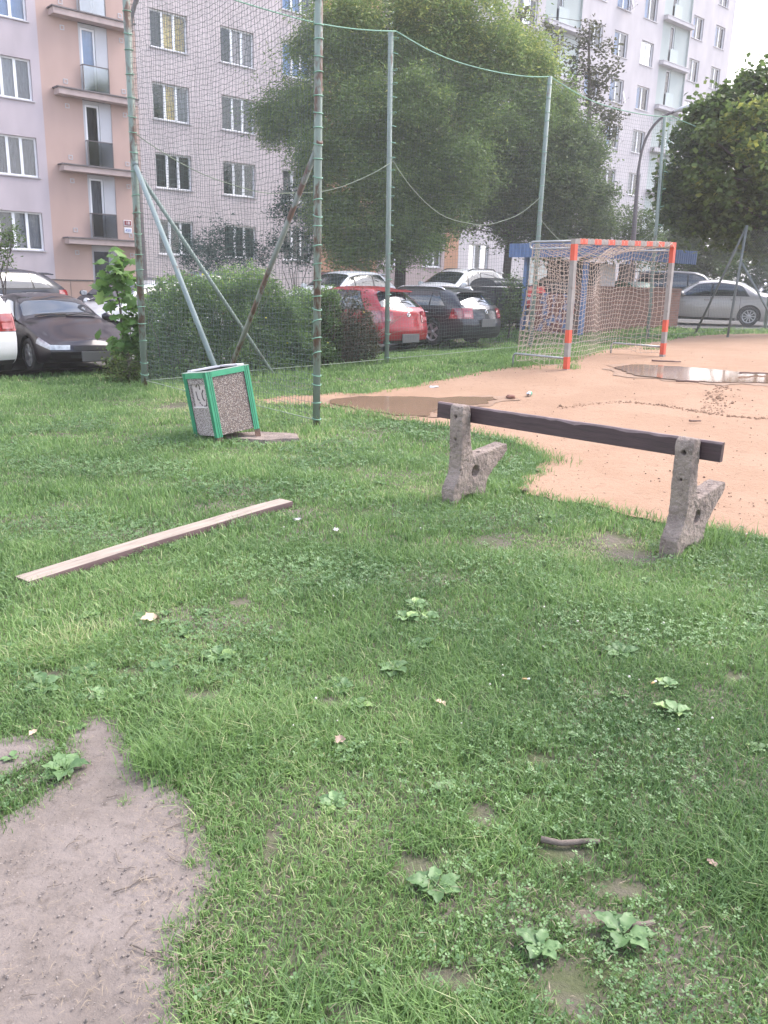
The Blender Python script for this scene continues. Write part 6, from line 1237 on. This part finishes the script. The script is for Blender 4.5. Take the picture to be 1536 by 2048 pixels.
_v, _f = merge(STRAW); tag(link('dry_clippings', arr_mesh('dry_clippings', _v, _f), None, mat('dry grass clippings', (.24, .19, .14), .9, .25, 30)), kind='stuff')
Vv = np.concatenate([p[0] for p in parts]); o_ = 0; Fl = []
for p in parts: Fl.append(p[1] + o_); o_ += len(p[0])
LF_G = leafmat('grass blade', (.085, .17, .05), (.265, .415, .135), (.50, .51, .28), trl=.42, gloss=.6)
tag(link('grass', arr_mesh('grass', Vv, np.concatenate(Fl), np.concatenate([p[2] for p in parts])), None, LF_G), kind='stuff')
# clover and small ground leaves
def clover(y0, y1, rho, size):
    X = .56 * y1 + .5; n = int(2 * X * (y1 - y0) * rho); x = RNG.uniform(-X, X, n); y = RNG.uniform(y0, y1, n); k = (np.abs(x) < .56 * y + .5) & (RNG.uniform(size=n) < np.clip(.25 + .55 * snoise(x, y, .8, 21) + .2 * snoise(x, y, 3, 22), 0, 1)) & (RNG.uniform(size=n) > bare(x, y)); x, y = x[k], y[k]; k = free(x, y, .01); x, y = x[k], y[k]; n = len(x)
    z = ZA(x, y) + RNG.uniform(.012, .05, n); a0 = RNG.uniform(0, 6.28, n); s = size * RNG.uniform(.6, 1.3, n); tx, ty = RNG.normal(0, .3, n), RNG.normal(0, .3, n); Vs = []
    for j in range(3):
        a = a0 + j * 2.094; ca, sa = np.cos(a), np.sin(a)
        def q(f, g):
            lx = s * (ca * f - sa * g); ly = s * (sa * f + ca * g); return np.stack([x + lx, y + ly, z + lx * tx + ly * ty + s * .25 * f], -1)
        Vs.append(np.stack([q(.05, 0), q(.6, .42), q(1.0, .28), q(.92, 0), q(1.0, -.28), q(.6, -.42)], 1))
    V = np.stack(Vs, 1).reshape(-1, 3); m = n * 3; F = (np.arange(m)[:, None] * 6 + np.arange(6)[None]); T = np.repeat(np.clip(.34 + .12 * snoise(x, y, .6, 31) + RNG.normal(0, .14, n), 0, 1), 18); return V, F, T
cl = [clover(1.05, 3.5, 2300, .0085), clover(3.5, 6, 2600, .0105), clover(6, 10, 1300, .016)]
Vv = np.concatenate([c[0] for c in cl]); o_ = 0; Fl = []
for c in cl: Fl.append(c[1] + o_); o_ += len(c[0])
LF_C = leafmat('clover leaf', (.075, .155, .055), (.22, .35, .145), (.34, .46, .22), trl=.35, gloss=.5)
tag(link('clover', arr_mesh('clover', Vv, np.concatenate(Fl), np.concatenate([c[2] for c in cl])), None, LF_C), kind='stuff')
# tiny white clover heads
hb = bmesh.new(); rr = random.Random(77)
for _ in range(30):
    px, py = rr.uniform(560, 1500), rr.uniform(1030, 1500); p = G(px, py)
    if free(np.array([p.x]), np.array([p.y]), 0)[0]: bmesh.ops.create_icosphere(hb, subdivisions=1, radius=rr.uniform(.003, .006), matrix=Matrix.Translation((p.x, p.y, p.z + .06)))
tag(obj('clover_blossom', hb, mat('clover blossom', (.55, .52, .45), .8, .15, 30), None, True), kind='stuff')
# broad-leaved plantains: single plants
def plantain_mesh(seed, nl, size, m):
    rg = random.Random(seed); V, F, T = [], [], []
    for k in range(nl):
        a = 2 * math.pi * k / nl + rg.uniform(-.35, .35); L0 = size * rg.uniform(.6, 1.15); wd = L0 * rg.uniform(.26, .36); el = rg.uniform(.15, .75); t = min(1, max(0, rg.gauss(.5, .2))); n0 = len(V); cup = rg.uniform(.1, .5); K = 9
        for i in range(K):
            f = i / (K - 1); r_ = L0 * (.05 + f); w_ = wd * (math.sin(math.pi * min(1, max(0, (f - .12) / .88)) ** .8) ** .9) + .003 * (1 - f); zz = L0 * (el * f - .55 * el * f * f) + .008
            for g, j in enumerate((-1, -.5, 0, .5, 1)):
                yy = w_ * j + .004 * math.sin(f * 14 + j * 3); V.append((r_ * math.cos(a) - yy * math.sin(a), r_ * math.sin(a) + yy * math.cos(a), zz + abs(j) * w_ * cup + .003 * math.sin(f * 20 + k))); T.append(t + (.12 if g == 2 else 0))
        for i in range(K - 1):
            for j in range(4): q = n0 + i * 5 + j; F.append((q, q + 1, q + 6, q + 5))
    me = arr_mesh('plantain', V, F, T); me.materials.append(m); me.polygons.foreach_set('use_smooth', [True] * len(me.polygons)); return me
LF_P = leafmat('plantain leaf', (.07, .14, .05), (.19, .305, .125), (.28, .40, .14), trl=.2, gloss=.5)
PM = [plantain_mesh(i, n, s, LF_P) for i, (n, s) in enumerate([(7, .10), (6, .085), (5, .075), (8, .11), (4, .065)])]
PL = [(600,1125),(350,1100),(365,1085),(560,1190),(930,1140),(830,1215),(1050,1215),(1240,1240),(1240,1310),(1350,1165),(1380,1120),(745,1270),(290,1390),(320,1345),(395,1345),(715,1415),(550,1470),(470,1480),(700,1500),(800,1500),(670,1610),(895,1580),(990,1520),(1165,1480),(1075,1370),(1100,1335),(1130,1310),(1500,1260),(1525,1240),(150,1280),(200,1300),(285,1240),(330,1230),(100,1230),(520,1310),(540,1385),(330,1560),(1480,1770),(870,1780),(500,1385),(210,1395),(160,1460),(25,1520),(130,1545),(600,1230),(860,1240),(1290,1165),(1420,1180),(640,1130),(1480,1060),(225,1000),(255,990),(40,1300),(60,1250),(410,1230),(1350,1430),(1510,1500),(960,1460),(790,1345),(455,1130),(1095,1040),(880,1075),(20,1210),(760,970),(790,990)]
rr = random.Random(99); PL += [(rr.uniform(0, 440), rr.uniform(1190, 1430)) for _ in range(30)] + [(rr.uniform(560, 1530), rr.uniform(1120, 1420)) for _ in range(16)]
for i, (x, y) in enumerate(PL):
    p = G(x, y); o = bpy.data.objects.new('plantain', PM[i % 5]); COL.objects.link(o); o.location = (p.x, p.y, p.z + .002); s = rr.uniform(.4, .85); o.scale = (s, s, s); o.rotation_euler = (rr.gauss(0, .1), rr.gauss(0, .1), rr.uniform(0, 6.3))
    tag(o, 'broad-leaved plantain rosette growing flat among the lawn grass', 'weed', 'plantain rosettes in the lawn')
for x, y, s, lab in ((1245, 1880, .75, 'largest broad-leaved plantain, growing by the short stick at the lower right'), (1075, 1905, .6, 'plantain at the top of the lowest bare patch in the right foreground')):
    p = G(x, y); o = bpy.data.objects.new('plantain', PM[3]); COL.objects.link(o); o.location = (p.x, p.y, p.z + .012); o.scale = (s, s, s); tag(o, lab, 'weed', 'plantain rosettes in the lawn')

# grit and small clods on the bare earth and the court
gb_V, gb_F = [], []
_ico = bmesh.new(); bmesh.ops.create_icosphere(_ico, subdivisions=1, radius=1); _iv = np.array([v.co[:] for v in _ico.verts]); _if = np.array([[v.index for v in f.verts] for f in _ico.faces]); _ico.free()
def grit(name, n, poly, box4, smin, smax, m, dz):
    P = []
    while len(P) < n:
        q = ray(random.uniform(box4[0], box4[1]), random.uniform(box4[2], box4[3])); t = -(CAM_H - .1 * (box4[2] < 1000)) / q[2]; P.append((q[0] * t, q[1] * t))
    P = np.array(P); P = P[inpoly(P[:, 0], P[:, 1], poly)]; s = smin + (smax - smin) * RNG.uniform(0, 1, len(P)) ** 4; z = ZA(P[:, 0], P[:, 1]) + dz
    V = (_iv[None] * (s[:, None, None] * RNG.uniform(.6, 1.3, (len(P), 1, 3)) * np.array([1, 1, .7])) * RNG.uniform(.75, 1.2, (len(P), len(_iv), 1)) + np.concatenate([P, z[:, None]], 1)[:, None]).reshape(-1, 3)
    F = (np.arange(len(P))[:, None, None] * len(_iv) + _if[None]).reshape(-1, 3); tag(link(name, arr_mesh(name, V, F), None, m), kind='stuff')
grit('dirt_grit', 2600, DIRTa, (-40, 460, 1430, 2060), .0008, .0042, mat('dirt clod', (.19, .162, .147), .95, .35, 40), .012)
grit('court_grit', 2200, SANDa, (620, 1560, 680, 1100), .003, .013, mat('sand clod', (.275, .18, .13), .95, .35, 20), .02)

# ------------------------------------------------------------------ thin haze volume, added to lift dark tones like lens glare
hz = bmesh.new(); bmesh.ops.create_cube(hz, size=1, matrix=Matrix.Translation((0, 600, 12.5)) @ Matrix.Diagonal((2400, 2400, 38, 1)))
hm = bpy.data.materials.new('haze veil'); hm.use_nodes = True; hm.node_tree.nodes.remove(hm.node_tree.nodes['Principled BSDF'])
pv = N(hm.node_tree, 'ShaderNodeVolumePrincipled'); pv.inputs['Density'].default_value = .0013; pv.inputs['Color'].default_value = (.97, .95, .97, 1); pv.inputs['Anisotropy'].default_value = .2
hm.node_tree.links.new(pv.outputs[0], hm.node_tree.nodes['Material Output'].inputs['Volume'])
tag(obj('added_haze_veil', hz, hm), kind='stuff')
SC.cycles.volume_bounces = 1
